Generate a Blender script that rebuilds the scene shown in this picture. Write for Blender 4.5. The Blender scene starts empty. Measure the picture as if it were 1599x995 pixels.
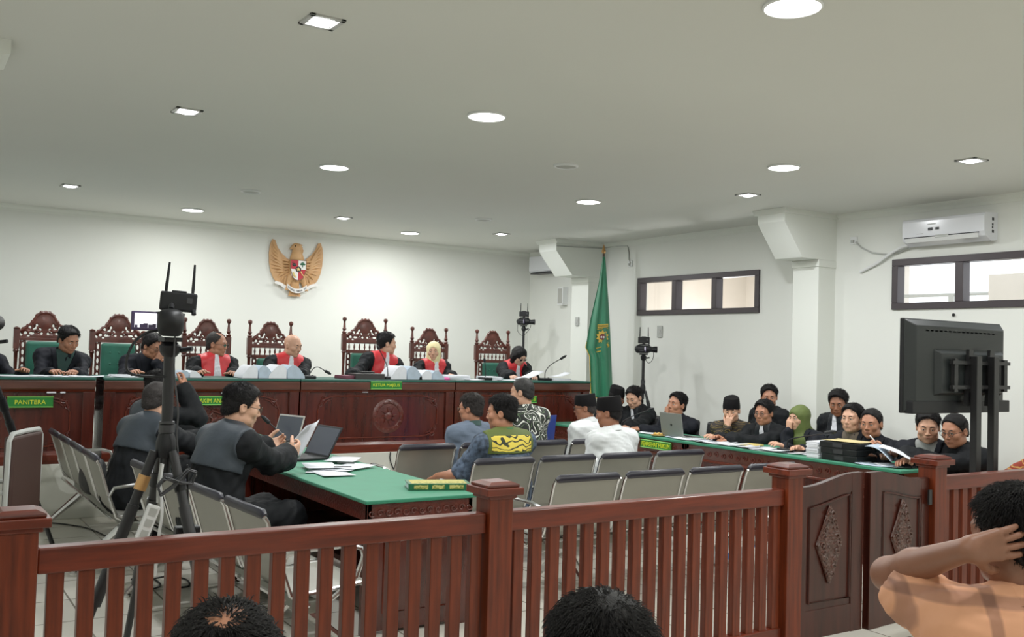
import bpy, math, random
import numpy as np
from mathutils import Vector, Matrix
random.seed(7)
sc = bpy.context.scene
COL = sc.collection
PI = math.pi
# ---------------------------------------------------------------- camera
CAMZ = 1.62
FPX, YAW, PITCH, ROLL = 1500.3, .573582, .0328615, .0284938
def _cam():
    cy, sy, cp, sp = math.cos(YAW), math.sin(YAW), math.cos(PITCH), math.sin(PITCH)
    F = Vector((sy*cp, cy*cp, sp)); r = Vector((cy, -sy, 0)); u = r.cross(F)
    c, s = math.cos(ROLL), math.sin(ROLL)
    return c*r+s*u, -s*r+c*u, F
CR, CU, CF = _cam()
cd = bpy.data.cameras.new('camera'); cam = bpy.data.objects.new('camera', cd); COL.objects.link(cam)
M3 = Matrix((CR, CU, -CF)).transposed().to_4x4()
M3.translation = (0, 0, CAMZ); cam.matrix_world = M3
cd.sensor_width = 36; cd.lens = 36*FPX/1599; cd.clip_start = .05; cd.clip_end = 200
sc.camera = cam
def ray(px, py): return CR*((px-799.5)/FPX)-CU*((py-497.5)/FPX)+CF
def AX(px, py, X): d = ray(px, py); return d*(X/d.x)+Vector((0, 0, CAMZ))
def AY(px, py, Y): d = ray(px, py); return d*(Y/d.y)+Vector((0, 0, CAMZ))
def AZ(px, py, z): d = ray(px, py); return d*((z-CAMZ)/d.z)+Vector((0, 0, CAMZ))
# ---------------------------------------------------------------- materials
def s2l(c): return tuple((x/12.92 if x <= .04045 else ((x+.055)/1.055)**2.4) for x in [v/255 for v in c])
def mat(name, col, rough=.5, metal=0., var=0., vscale=6., bump=0., bscale=60., stretch=(1, 1, 1), sheen=0., coat=0., emis=None, spec=None, rgb=True):
    m = bpy.data.materials.new(name); m.use_nodes = True
    N, L = m.node_tree.nodes, m.node_tree.links
    b = N['Principled BSDF']
    c = s2l(col) if rgb else col
    b.inputs['Base Color'].default_value = (*c, 1); b.inputs['Roughness'].default_value = rough; b.inputs['Metallic'].default_value = metal
    if sheen: b.inputs['Sheen Weight'].default_value = sheen; b.inputs['Sheen Roughness'].default_value = .5
    if coat: b.inputs['Coat Weight'].default_value = coat; b.inputs['Coat Roughness'].default_value = .12
    if spec is not None: b.inputs['Specular IOR Level'].default_value = spec
    if emis: b.inputs['Emission Color'].default_value = (*emis[:3], 1); b.inputs['Emission Strength'].default_value = emis[3]
    if var or bump:
        tc = N.new('ShaderNodeTexCoord'); mp = N.new('ShaderNodeMapping'); mp.inputs['Scale'].default_value = stretch
        L.new(tc.outputs['Object'], mp.inputs['Vector'])
    if var:
        n = N.new('ShaderNodeTexNoise'); n.inputs['Scale'].default_value = vscale; n.inputs['Detail'].default_value = 5
        L.new(mp.outputs[0], n.inputs['Vector'])
        r = N.new('ShaderNodeValToRGB'); r.color_ramp.elements[0].position = .3; r.color_ramp.elements[1].position = .7
        r.color_ramp.elements[0].color = (*[max(0, x*(1-var)) for x in c], 1); r.color_ramp.elements[1].color = (*[min(1, x*(1+var)) for x in c], 1)
        L.new(n.outputs['Fac'], r.inputs[0]); L.new(r.outputs[0], b.inputs['Base Color'])
    if bump:
        n2 = N.new('ShaderNodeTexNoise'); n2.inputs['Scale'].default_value = bscale; n2.inputs['Detail'].default_value = 3
        L.new(mp.outputs[0], n2.inputs['Vector'])
        bp = N.new('ShaderNodeBump'); bp.inputs['Strength'].default_value = bump; bp.inputs['Distance'].default_value = .01
        L.new(n2.outputs['Fac'], bp.inputs['Height']); L.new(bp.outputs[0], b.inputs['Normal'])
    return m
def nodes_of(m): return m.node_tree.nodes, m.node_tree.links, m.node_tree.nodes['Principled BSDF']
WOODZ = mat('wood_rail', (98, 37, 15), .4, var=.4, vscale=5, stretch=(9, 9, .7), coat=.05, spec=.35)
WOODX = mat('wood_rail_flat', (94, 33, 15), .36, var=.4, vscale=5, stretch=(.7, 9, 9), coat=.1, spec=.4)
WOODD = mat('wood_dark', (60, 24, 17), .35, var=.35, vscale=4, stretch=(6, 6, .7), coat=.12, spec=.35)
WOODB = mat('wood_bench', (70, 24, 15), .27, var=.45, vscale=4, stretch=(5, 5, .6), coat=.4)
WOODF = mat('wood_frieze', (80, 42, 31), .3, var=.3, vscale=5, stretch=(.7, 6, 6), coat=.35)
WOODC = mat('wood_carved', (84, 30, 20), .28, var=.3, vscale=20, bump=.5, bscale=70, coat=.35)
WOODCD = mat('wood_carved_dark', (72, 36, 26), .3, var=.3, vscale=20, bump=.5, bscale=70, coat=.3)
WOODCH = mat('wood_chair', (80, 33, 22), .36, var=.35, vscale=12, coat=.25)
GREENC = mat('green_cloth', (32, 124, 92), .62, var=.06, vscale=9, bump=.05, bscale=300, sheen=.1)
GREEND = mat('green_cloth_dark', (20, 84, 72), .55, var=.06, vscale=9)
GREENV = mat('green_velvet', (8, 92, 72), .6, var=.15, vscale=10, sheen=.3)
BLACKP = mat('black_plastic', (22, 23, 26), .45, spec=.3)
BLACKM = mat('black_metal', (34, 34, 36), .4, metal=.3)
DGREYP = mat('dark_grey_plastic', (48, 49, 52), .5)
CHROME = mat('chrome', (205, 205, 205), .18, metal=1)
STEEL = mat('perforated_steel', (152, 151, 142), .42, metal=.55, var=.08, vscale=3)
STEELB = mat('steel_beam', (120, 121, 112), .45, metal=.4)
PAD = mat('dark_navy_pad', (34, 33, 44), .38)
WHITEP = mat('white_plastic', (226, 228, 228), .35)
GREYP = mat('grey_plastic', (172, 174, 170), .45)
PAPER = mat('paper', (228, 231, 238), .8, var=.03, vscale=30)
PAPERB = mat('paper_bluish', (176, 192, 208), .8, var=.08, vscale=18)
GOLD = mat('brass', (196, 150, 96), .35, metal=.7)
SIGNG = mat('sign_green', (22, 122, 40), .4)
SIGNE = mat('sign_edge', (120, 190, 90), .5)
SIGNY = mat('sign_yellow', (214, 224, 44), .5)
MONB = mat('monitor_black', (33, 37, 38), .42, spec=.35)
SCREEN = mat('lcd_dark', (70, 74, 84), .25)
WALLM = mat('wall_paint', (226, 228, 222), .75, var=.015, vscale=1.2, bump=.02, bscale=90)
CEILM = mat('ceiling_paint', (212, 213, 207), .8, var=.015, vscale=.8)
TRIMM = mat('trim_paint', (226, 229, 222), .7)
# ---------------------------------------------------------------- mesh builder
def tag(o, label=None, cat=None, group=None, kind=None):
    if label: o['label'] = label
    if cat: o['category'] = cat
    if group: o['group'] = group
    if kind: o['kind'] = kind
    return o
def thing(name, label, cat, loc=(0, 0, 0), rotz=0., group=None):
    o = bpy.data.objects.new(name, None); COL.objects.link(o); o.empty_display_size = .1
    o.location = loc; o.rotation_euler = (0, 0, rotz)
    return tag(o, label, cat, group)
def children(o): return [c for c in bpy.data.objects if c.parent == o]
def dup(o, loc=None, rotz=None, label=None, parent=None):
    c = o.copy(); COL.objects.link(c)
    if parent is not None: c.parent = parent
    if loc is not None: c.location = loc
    if rotz is not None: c.rotation_euler = (0, 0, rotz)
    if label: c['label'] = label
    for ch in children(o): dup(ch, parent=c)
    return c
class MB:
    def __init__(s): s.v, s.f, s.m, s.s = [], [], [], []
    def add(s, vs, fs, m=0, smooth=False, T=None):
        o = len(s.v)
        s.v += [tuple(T @ Vector(p)) if T is not None else tuple(p) for p in vs]
        for f in fs: s.f.append([i+o for i in f]); s.m.append(m); s.s.append(smooth)
        return s
    def box(s, c, d, m=0, T=None, rz=0., rx=0., ry=0.):
        x, y, z = d[0]/2, d[1]/2, d[2]/2
        vs = [Vector((a, b, e)) for a in (-x, x) for b in (-y, y) for e in (-z, z)]
        R = Matrix.Rotation(rz, 4, 'Z') @ Matrix.Rotation(ry, 4, 'Y') @ Matrix.Rotation(rx, 4, 'X')
        vs = [R @ p+Vector(c) for p in vs]
        return s.add(vs, [(0, 1, 3, 2), (4, 6, 7, 5), (0, 4, 5, 1), (2, 3, 7, 6), (0, 2, 6, 4), (1, 5, 7, 3)], m, False, T)
    def bb(s, x0, x1, y0, y1, z0, z1, m=0, T=None):
        return s.box(((x0+x1)/2, (y0+y1)/2, (z0+z1)/2), (abs(x1-x0), abs(y1-y0), abs(z1-z0)), m, T)
    def tube(s, pts, r, n=8, m=0, closed=False, T=None, flat=None):
        P = [Vector(p) for p in pts]; k = len(P)
        if closed: tang = [(P[(i+1) % k]-P[i-1]).normalized() for i in range(k)]
        else: tang = [(P[min(i+1, k-1)]-P[max(i-1, 0)]).normalized() for i in range(k)]
        t = tang[0]; a = Vector((0, 0, 1)) if abs(t.z) < .9 else Vector((1, 0, 0))
        nrm = (a-t*a.dot(t)).normalized(); vs = []
        for i in range(k):
            t = tang[i]; nrm = nrm-t*nrm.dot(t)
            nrm = nrm.normalized() if nrm.length > 1e-6 else t.orthogonal().normalized()
            b = t.cross(nrm); rr = r[i] if isinstance(r, (list, tuple)) else r
            for j in range(n):
                q = 2*PI*j/n; vs.append(P[i]+nrm*(math.cos(q)*rr)+b*(math.sin(q)*rr*(flat or 1)))
        fs = []
        for i in range(k if closed else k-1):
            for j in range(n):
                a0 = i*n+j; a1 = i*n+(j+1) % n; b0 = ((i+1) % k)*n+j; b1 = ((i+1) % k)*n+(j+1) % n
                fs.append((a0, a1, b1, b0))
        if not closed: fs.append(tuple(range(n))[::-1]); fs.append(tuple((k-1)*n+j for j in range(n)))
        return s.add(vs, fs, m, True, T)
    def lathe(s, prof, c=(0, 0, 0), n=14, m=0, T=None, sx=1, sy=1):
        vs, fs = [], []; k = len(prof)
        for r, z in prof:
            for j in range(n): q = 2*PI*j/n; vs.append((c[0]+r*sx*math.cos(q), c[1]+r*sy*math.sin(q), c[2]+z))
        for i in range(k-1):
            for j in range(n): fs.append((i*n+j, i*n+(j+1) % n, (i+1)*n+(j+1) % n, (i+1)*n+j))
        fs.append(tuple(range(n))[::-1]); fs.append(tuple((k-1)*n+j for j in range(n)))
        return s.add(vs, fs, m, True, T)
    def prism(s, poly, a, b, axis='y', m=0, T=None, smooth=False):
        def P(p, t): return {'y': (p[0], t, p[1]), 'x': (t, p[0], p[1]), 'z': (p[0], p[1], t)}[axis]
        n = len(poly); vs = [P(p, a) for p in poly]+[P(p, b) for p in poly]
        fs = [tuple(range(n))[::-1], tuple(range(n, 2*n))]
        s.add(vs, fs, m, False, T)
        return s.add(vs, [(i, (i+1) % n, n+(i+1) % n, n+i) for i in range(n)], m, smooth, T)
    def ball(s, c, r, n=12, k=8, m=0, T=None):
        if not isinstance(r, (tuple, list)): r = (r, r, r)
        vs = [(c[0], c[1], c[2]-r[2])]
        for i in range(1, k):
            ph = -PI/2+PI*i/k
            for j in range(n): q = 2*PI*j/n; vs.append((c[0]+r[0]*math.cos(ph)*math.cos(q), c[1]+r[1]*math.cos(ph)*math.sin(q), c[2]+r[2]*math.sin(ph)))
        vs.append((c[0], c[1], c[2]+r[2])); e = len(vs)-1; fs = []
        for j in range(n): fs.append((0, 1+(j+1) % n, 1+j)); fs.append((e, e-n+j, e-n+(j+1) % n))
        for i in range(k-2):
            for j in range(n): fs.append((1+i*n+j, 1+i*n+(j+1) % n, 1+(i+1)*n+(j+1) % n, 1+(i+1)*n+j))
        return s.add(vs, fs, m, True, T)
    def strip(s, pts, w, th, m=0, T=None, smooth=True):
        """pts: profile in (y,z); extruded over x in (w0,w1), thickness th"""
        P = [Vector((0, p[0], p[1])) for p in pts]; k = len(P); N = []
        for i in range(k):
            t = (P[min(i+1, k-1)]-P[max(i-1, 0)]).normalized(); N.append(Vector((0, -t.z, t.y)))
        vs = []
        for x in w:
            for i in range(k): vs.append((x, P[i].y, P[i].z))
            for i in range(k): q = P[i]+N[i]*th; vs.append((x, q.y, q.z))
        fs = []; K = 2*k
        for i in range(k-1):
            fs.append((i, i+1, K+i+1, K+i)); fs.append((k+i, K+k+i, K+k+i+1, k+i+1))
            fs.append((i, k+i, k+i+1, i+1)); fs.append((K+i, K+i+1, K+k+i+1, K+k+i))
        fs += [(0, K, K+k, k), (k-1, 2*k-1, K+2*k-1, K+k-1)]
        return s.add(vs, fs, m, smooth, T)
    def loft(s, rings, m=0, T=None, caps=True):
        n = len(rings[0]); vs = [p for r in rings for p in r]; fs = []
        for i in range(len(rings)-1):
            for j in range(n): fs.append((i*n+j, i*n+(j+1) % n, (i+1)*n+(j+1) % n, (i+1)*n+j))
        if caps: fs.append(tuple(range(n))[::-1]); fs.append(tuple((len(rings)-1)*n+j for j in range(n)))
        return s.add(vs, fs, m, True, T)
    def build(s, name, mats, parent=None, bevel=0., seg=2, label=None, cat=None, group=None, kind=None, loc=None, rotz=None, sharp=True):
        me = bpy.data.meshes.new(name); me.from_pydata(s.v, [], s.f)
        if not isinstance(mats, (list, tuple)): mats = [mats]
        for q in mats: me.materials.append(q)
        me.polygons.foreach_set('material_index', s.m); me.polygons.foreach_set('use_smooth', s.s)
        me.update()
        import bmesh
        bm = bmesh.new(); bm.from_mesh(me); bmesh.ops.recalc_face_normals(bm, faces=bm.faces)
        for e in bm.edges:
            if len(e.link_faces) == 2 and e.calc_face_angle(0) > .75: e.smooth = False
        bm.to_mesh(me); bm.free()
        o = bpy.data.objects.new(name, me); COL.objects.link(o); o.parent = parent
        if bevel:
            md = o.modifiers.new('bevel', 'BEVEL'); md.width = bevel; md.segments = seg; md.limit_method = 'ANGLE'; md.angle_limit = .7
        if loc is not None: o.location = loc
        if rotz is not None: o.rotation_euler = (0, 0, rotz)
        return tag(o, label, cat, group, kind)
def text_obj(txt, w, h, m, parent, loc, rot=(PI/2, 0, 0), name='lettering', depth=.003):
    c = bpy.data.curves.new('t', 'FONT'); c.body = txt; c.size = 1; c.extrude = .5; c.align_x = 'CENTER'; c.align_y = 'CENTER'; c.resolution_u = 3
    t = bpy.data.objects.new('t', c); COL.objects.link(t); dg = bpy.context.evaluated_depsgraph_get()
    me = bpy.data.meshes.new_from_object(t.evaluated_get(dg)); bpy.data.objects.remove(t); bpy.data.curves.remove(c)
    xs = [v.co.x for v in me.vertices]; ys = [v.co.y for v in me.vertices]
    cx, cy = (min(xs)+max(xs))/2, (min(ys)+max(ys))/2; sx, sy = w/(max(xs)-min(xs)), h/(max(ys)-min(ys))
    for v in me.vertices: v.co = ((v.co.x-cx)*sx, (v.co.y-cy)*sy, v.co.z*depth)
    me.materials.clear(); me.materials.append(m)
    for p in me.polygons: p.material_index = 0
    me.name = name; o = bpy.data.objects.new(name, me); COL.objects.link(o); o.parent = parent; o.location = loc; o.rotation_euler = rot
    return o
# ---------------------------------------------------------------- distance-field sculpting
class Field:
    def __init__(s, vox): s.vox, s.pr = vox, []
    def cap(s, a, b, ra, rb=None, k=.012, m=0, op='u'):
        s.pr.append(('c', np.array(a, float), np.array(b, float), ra, ra if rb is None else rb, k, m, op)); return s
    def ell(s, c, r, R=None, k=.012, m=0, op='u'):
        s.pr.append(('e', np.array(c, float), np.array(r, float), np.eye(3) if R is None else np.array(R, float), None, k, m, op)); return s
    def box(s, c, h, R=None, rd=.01, k=.006, m=0, op='u'):
        s.pr.append(('b', np.array(c, float), np.array(h, float), np.eye(3) if R is None else np.array(R, float), rd, k, m, op)); return s
    def cut(s, n, c):   # keep n.p <= c
        s.pr.append(('p', np.array(n, float), c, None, None, 0, 0, 'i')); return s
    def bounds(s, p):
        if p[0] == 'c': r = max(p[3], p[4]); return np.minimum(p[1], p[2])-r, np.maximum(p[1], p[2])+r
        ext = np.abs(p[3].T) @ (p[2]+(p[4] or 0)) if p[0] == 'b' else np.sqrt(((p[3].T*p[2])**2).sum(1))
        return p[1]-ext, p[1]+ext
    def dist(s, p, X):
        if p[0] == 'c':
            a, b = p[1], p[2]; ba = b-a; pa = X-a; t = np.clip((pa @ ba)/max(ba @ ba, 1e-9), 0, 1)
            return np.linalg.norm(pa-t[..., None]*ba, axis=-1)-(p[3]+(p[4]-p[3])*t)
        q = (X-p[1]) @ p[3].T
        if p[0] == 'e':
            k0 = np.linalg.norm(q/p[2], axis=-1); k1 = np.linalg.norm(q/(p[2]**2), axis=-1)
            return np.where(k1 < 1e-6, -min(p[2]), k0*(k0-1)/np.maximum(k1, 1e-6))
        q = np.abs(q)-p[2]
        return np.linalg.norm(np.maximum(q, 0), axis=-1)+np.minimum(q.max(-1), 0)-p[4]
    def mesh(s, noise=None):
        v = s.vox; los, his = zip(*[s.bounds(p) for p in s.pr if p[7] == 'u'])
        lo = np.min(los, 0)-3*v-.012; hi = np.max(his, 0)+3*v+.012
        n = np.ceil((hi-lo)/v).astype(int)+1
        D = np.full(n, 1.0, np.float32); M = np.zeros(n, np.uint8)
        ax = [lo[i]+v*np.arange(n[i]) for i in range(3)]
        for p in s.pr:
            if p[0] == 'p':
                d = ax[0][:, None, None]*p[1][0]+ax[1][None, :, None]*p[1][1]+ax[2][None, None, :]*p[1][2]-p[2]
                np.maximum(D, d, out=D); continue
            a, b = s.bounds(p); pad = p[5]+3*v+.005
            i0 = np.clip(np.floor((a-pad-lo)/v).astype(int), 0, n-1); i1 = np.clip(np.ceil((b+pad-lo)/v).astype(int)+1, 1, n)
            if (i1 <= i0).any(): continue
            sl = tuple(slice(i0[i], i1[i]) for i in range(3))
            X = np.stack(np.meshgrid(*[ax[i][sl[i]] for i in range(3)], indexing='ij'), -1)
            d = s.dist(p, X); o = D[sl]; k = max(p[5], 1e-5)
            if p[7] == 'u':
                h = np.clip(.5+.5*(o-d)/k, 0, 1); mm = M[sl]; mm[d < o] = p[6]; M[sl] = mm
                D[sl] = o+(d-o)*h-k*h*(1-h)
            else:
                e = -d; h = np.clip(.5-.5*(o-e)/k, 0, 1); D[sl] = o+(e-o)*h+k*h*(1-h)
        if noise:
            for amp, fr in (noise if isinstance(noise[0], tuple) else (noise,)):
                rs = np.random.RandomState(int(fr))
                X, Y, Z = [a.astype(np.float32) for a in (ax[0][:, None, None], ax[1][None, :, None], ax[2][None, None, :])]
                w = 0
                for q in range(5):
                    u = rs.normal(size=3); u /= np.linalg.norm(u); g = fr*(1+.5*q)
                    w = w+np.sin((X*u[0]+Y*u[1]+Z*u[2])*g+rs.rand()*6)/(1+.4*q)
                D = D+amp*.6*(w if fr < 100 else w)
        return s.nets(D, M, lo)
    def nets(s, D, M, lo):
        v = s.vox; S = D < 0
        cnt = np.zeros(np.array(D.shape)-1, np.uint8); nx, ny, nz = cnt.shape
        for a in (0, 1):
            for b in (0, 1):
                for c in (0, 1): cnt += S[a:nx+a, b:ny+b, c:nz+c]
        act = (cnt > 0) & (cnt < 8); idx = np.argwhere(act)
        if len(idx) == 0: return np.zeros((0, 3)), np.zeros((0, 4), int), np.zeros(0, int)
        acc = np.zeros((len(idx), 3)); num = np.zeros(len(idx))
        cor = [np.array((a, b, c)) for a in (0, 1) for b in (0, 1) for c in (0, 1)]
        for A in cor:
            for d in range(3):
                if A[d]: continue
                B = A.copy(); B[d] = 1
                da = D[tuple((idx+A).T)].astype(float); db = D[tuple((idx+B).T)].astype(float); x = (da < 0) != (db < 0)
                t = np.where(x, da/np.where(x, da-db, 1), 0)
                p = A+np.outer(t, B-A); acc[x] += p[x]; num[x] += 1
        V = idx+acc/num[:, None]; vid = np.full(cnt.shape, -1, np.int64); vid[tuple(idx.T)] = np.arange(len(idx))
        g = np.round(V).astype(int); VM = M[tuple(np.minimum(g, np.array(D.shape)-1).T)]
        Fs = []
        for d in range(3):
            e, f = [(1, 2), (2, 0), (0, 1)][d]
            sa = [slice(None)]*3; sb = [slice(None)]*3; sa[d] = slice(0, -1); sb[d] = slice(1, None)
            x = S[tuple(sa)] != S[tuple(sb)]; ii = np.argwhere(x)
            ok = (ii[:, e] > 0) & (ii[:, f] > 0) & (ii[:, e] < cnt.shape[e]) & (ii[:, f] < cnt.shape[f]); ii = ii[ok]
            if len(ii) == 0: continue
            E_ = np.zeros(3, int); E_[e] = 1; F_ = np.zeros(3, int); F_[f] = 1
            q = np.stack([vid[tuple((ii-E_-F_).T)], vid[tuple((ii-F_).T)], vid[tuple(ii.T)], vid[tuple((ii-E_).T)]], 1)
            flip = ~S[tuple(ii.T)]; q[flip] = q[flip][:, ::-1]; Fs.append(q)
        Fq = np.concatenate(Fs); Fq = Fq[(Fq >= 0).all(1)]
        FM = VM[Fq[:, 0]]
        return V*v+lo, Fq, FM
def field_obj(name, parts, mats, parent=None, loc=(0, 0, 0), rotz=0., label=None, cat=None, group=None):
    """parts: list of (V,F,M) joined into one mesh object"""
    Vs, Fs, Ms, o = [], [], [], 0
    for V, F, Mi in parts: Vs.append(V); Fs.append(F+o); Ms.append(Mi); o += len(V)
    V = np.concatenate(Vs); F = np.concatenate(Fs); Mi = np.concatenate(Ms)
    me = bpy.data.meshes.new(name); me.vertices.add(len(V)); me.vertices.foreach_set('co', V.astype(np.float32).ravel())
    me.loops.add(F.size); me.loops.foreach_set('vertex_index', F.astype(np.int32).ravel())
    me.polygons.add(len(F)); me.polygons.foreach_set('loop_start', np.arange(0, F.size, 4, dtype=np.int32))
    me.polygons.foreach_set('loop_total', np.full(len(F), 4, np.int32))
    for q in (mats if isinstance(mats, (list, tuple)) else [mats]): me.materials.append(q)
    me.polygons.foreach_set('material_index', Mi.astype(np.int32)); me.polygons.foreach_set('use_smooth', np.ones(len(F), bool))
    me.update(calc_edges=True); me.validate()
    ob = bpy.data.objects.new(name, me); COL.objects.link(ob); ob.parent = parent; ob.location = loc; ob.rotation_euler = (0, 0, rotz)
    return tag(ob, label, cat, group)
# ================================================================ ROOM
XR, YB, ZC, XL, YF = 8.235, 12.27, 3.12, -.6, -3.2
def struct(name, mb, m, **k):
    return mb.build(name, m, kind='structure', **k)
# floor with square tiles
FLO = mat('floor_tiles', (196, 192, 178), .22, coat=.2)
N, L, b = nodes_of(FLO)
tc = N.new('ShaderNodeTexCoord'); br = N.new('ShaderNodeTexBrick'); br.offset = 0; br.squash = 1
br.inputs['Color1'].default_value = (*s2l((212, 208, 196)), 1); br.inputs['Color2'].default_value = (*s2l((202, 198, 186)), 1); br.inputs['Mortar'].default_value = (*s2l((120, 116, 104)), 1)
br.inputs['Scale'].default_value = 1; br.inputs['Brick Width'].default_value = .5; br.inputs['Row Height'].default_value = .5; br.inputs['Mortar Size'].default_value = .006
L.new(tc.outputs['Object'], br.inputs['Vector']); L.new(br.outputs['Color'], b.inputs['Base Color'])
struct('floor', MB().bb(XL, XR+3, YF, YB+.15, -.12, 0), FLO)
struct('ceiling', MB().bb(XL-.1, XR+.15, YF-.1, YB+.15, ZC, ZC+.15), CEILM)
struct('wall_back', MB().bb(XL-.1, XR+.15, YB, YB+.15, 0, ZC), WALLM)
struct('wall_left', MB().bb(XL-.1, XL, YF, YB, 0, ZC), WALLM)
struct('wall_front', MB().bb(XL-.1, XR+.15, YF-.1, YF, 0, ZC), WALLM)
WY = [(3.78, 5.868), (7.604, 9.694)]; WZ = (2.13, 2.602)
w = MB()
w.bb(XR, XR+.15, YF, YB, 0, WZ[0]).bb(XR, XR+.15, YF, YB, WZ[1], ZC)
for y0, y1 in ((YF, WY[0][0]), (WY[0][1], WY[1][0]), (WY[1][1], YB)): w.bb(XR, XR+.15, y0, y1, WZ[0], WZ[1])
struct('wall_right', w, WALLM)
FRM = mat('window_frame_brown', (54, 46, 50), .4, metal=.2)
GLS = bpy.data.materials.new('window_glass'); GLS.use_nodes = True
N, L = GLS.node_tree.nodes, GLS.node_tree.links; N.remove(N['Principled BSDF'])
tr = N.new('ShaderNodeBsdfTransparent'); gl = N.new('ShaderNodeBsdfGlossy'); gl.inputs['Roughness'].default_value = .05; fr = N.new('ShaderNodeFresnel'); mx = N.new('ShaderNodeMixShader')
tr.inputs[0].default_value = (.93, .95, .96, 1)
L.new(fr.outputs[0], mx.inputs[0]); L.new(tr.outputs[0], mx.inputs[1]); L.new(gl.outputs[0], mx.inputs[2]); L.new(mx.outputs[0], N['Material Output'].inputs[0])
for i, (y0, y1) in enumerate(WY):
    e = bpy.data.objects.new('window_%d' % (2-i), None); COL.objects.link(e); e.location = (XR, y0, WZ[0]); e['kind'] = 'structure'
    W, Hh = y1-y0, WZ[1]-WZ[0]; f = MB(); t = .055
    f.bb(-.025, .09, -.01, W+.01, -.01, t).bb(-.025, .09, -.01, W+.01, Hh-t, Hh+.01).bb(-.025, .09, -.01, t, t, Hh-t).bb(-.025, .09, W-t, W+.01, t, Hh-t)
    for q in (1, 2): f.bb(-.025, .09, W*q/3-.04, W*q/3+.04, t, Hh-t)
    f.build('window_frame', FRM, e, bevel=.004)
    for q in range(3):
        ya, yb_, za, zb_ = W*q/3+.03, W*(q+1)/3-.03, t-.01, Hh-t+.01
        MB().add([(.04, ya, za), (.04, ya, zb_), (.04, yb_, zb_), (.04, yb_, za)], [(0, 1, 2, 3)]).build('window_pane', GLS, e)
# pilasters with sloping brackets below the ceiling
for n, y0, y1, xf, pt, pb in ((1, 6.568, 6.902, 7.975, (1224, 345), (1252, 402)), (2, 10.437, 10.82, 7.969, (868, 391), (893, 430))):
    a, c = AY(*pt, y0), AY(*pb, y0)
    m = MB().bb(xf, XR+.01, y0, y1, 0, c.z+.01)
    m.prism([(XR+.01, c.z), (c.x, c.z), (a.x, a.z), (a.x, ZC), (XR+.01, ZC)], y0-.01, y1+.01, 'y')
    m.prism([(XR+.01, ZC-.05), (a.x-.015, ZC-.05), (a.x-.045, ZC), (XR+.01, ZC)], y0-.045, y1+.045, 'y')
    m.bb(xf-.012, XR, y0-.012, y1+.012, c.z-.075, c.z)
    struct('trim_%d' % n, m, TRIMM, bevel=.005)
q = AZ(18, 62, ZC)
m = MB().prism([(XL, ZC-.35), (XL+.3, ZC-.35), (q.x, ZC-.07), (q.x, ZC), (XL, ZC)], q.y, q.y+.36, 'y')
m.bb(XL, XL+.26, q.y, q.y+.36, 0, ZC-.3)
struct('trim_3', m, TRIMM, bevel=.005)
# cornices
prof = [(0, 0), (0, -.07), (.012, -.07), (.02, -.045), (.045, -.02), (.05, 0)]
struct('trim_4', MB().prism([(YB-a, ZC+z) for a, z in prof], XL, XR, 'x'), TRIMM)
struct('trim_5', MB().prism([(XR-a, ZC+z) for a, z in prof], YF, YB, 'y'), TRIMM)
# raised podium under the judges' bench
PZ = .492; YBN = 9.4
struct('platform', MB().bb(XL, 7.42, YBN-.02, YB, 0, PZ), mat('podium_tile', (206, 206, 196), .35, var=.03), bevel=.006)
# passage and light well beyond the high windows
XO = XR+2.6
COR = mat('passage_paint', (204, 196, 186), .8, var=.02)
struct('wall_outside', MB().bb(XO, XO+.15, 7.9, YB+3, 0, 3.3).bb(XR+.15, XO, YB+3, YB+3.15, 0, 3.3).bb(XR+.15, XO, YB-2.0, YB-1.9, 0, 3.3).bb(XO-.2, XO+.15, 7.6, 7.9, 0, 3.3), COR)
struct('ceiling_passage', MB().bb(XR+.15, XO+.15, 7.3, YB+3, 2.95, 3.05), mat('passage_ceiling', (212, 206, 198), .8))
rl = thing('balcony_railing', 'thin metal balcony railing seen through the bright high window', 'railing', (XO-.1, 0, 0))
m = MB()
z0 = 2.44
MB().tube([(0, 3, z0), (0, 7.6, z0)], .022).build('handrail', GREYP, rl)
MB().tube([(0, 3, z0-.26), (0, 7.6, z0-.26)], .018).build('rail_bar', GREYP, rl)
for y in (3.4, 4.55, 5.7, 6.85):
    MB().bb(-.02, .02, y-.035, y+.035, 0, z0).build('railing_post', GREYP, rl)
cl = AX(1582, 450, XO-.3)
struct('pillar', MB().bb(XO-.5, XO-.1, cl.y-.55, cl.y+.17, 0, 2.62), COR)
# ---------------------------------------------------------------- lights
LAMP = mat('lamp_glow', (255, 255, 250), .5, emis=(1, 1, .97, 9.))
LAMPS = mat('lamp_glow_cool', (255, 255, 255), .5, emis=(.97, .98, 1, 12.))
SILV = mat('lamp_frame', (190, 190, 188), .35, metal=.5)
def area(name, loc, e, size, shape='DISK', col=(.99, 1, .95), sy=None, rot=(0, 0, 0)):
    l = bpy.data.lights.new(name, 'AREA'); l.energy = e; l.shape = shape; l.size = size; l.color = col
    if sy: l.size_y = sy
    o = bpy.data.objects.new(name, l); COL.objects.link(o); o.location = loc; o.rotation_euler = rot
    return o
SQ = [((503, 33), 'square recessed spotlight nearest the camera, on the ceiling high above the prosecution table'), ((292, 173), 'square recessed spotlight between the two nearest the back wall side row, above the tripod camera'),
      ((110, 290), 'square recessed spotlight beside the back wall above the PANITERA desk'), ((536, 340), 'small far square spotlight close to the carved eagle'),
      ((783, 365), 'small far square spotlight close to the bracket over the green flag'), ((1168, 304), 'square recessed spotlight just before the sloping bracket between the windows'),
      ((1517, 250), 'square recessed spotlight above the air conditioner')]
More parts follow.
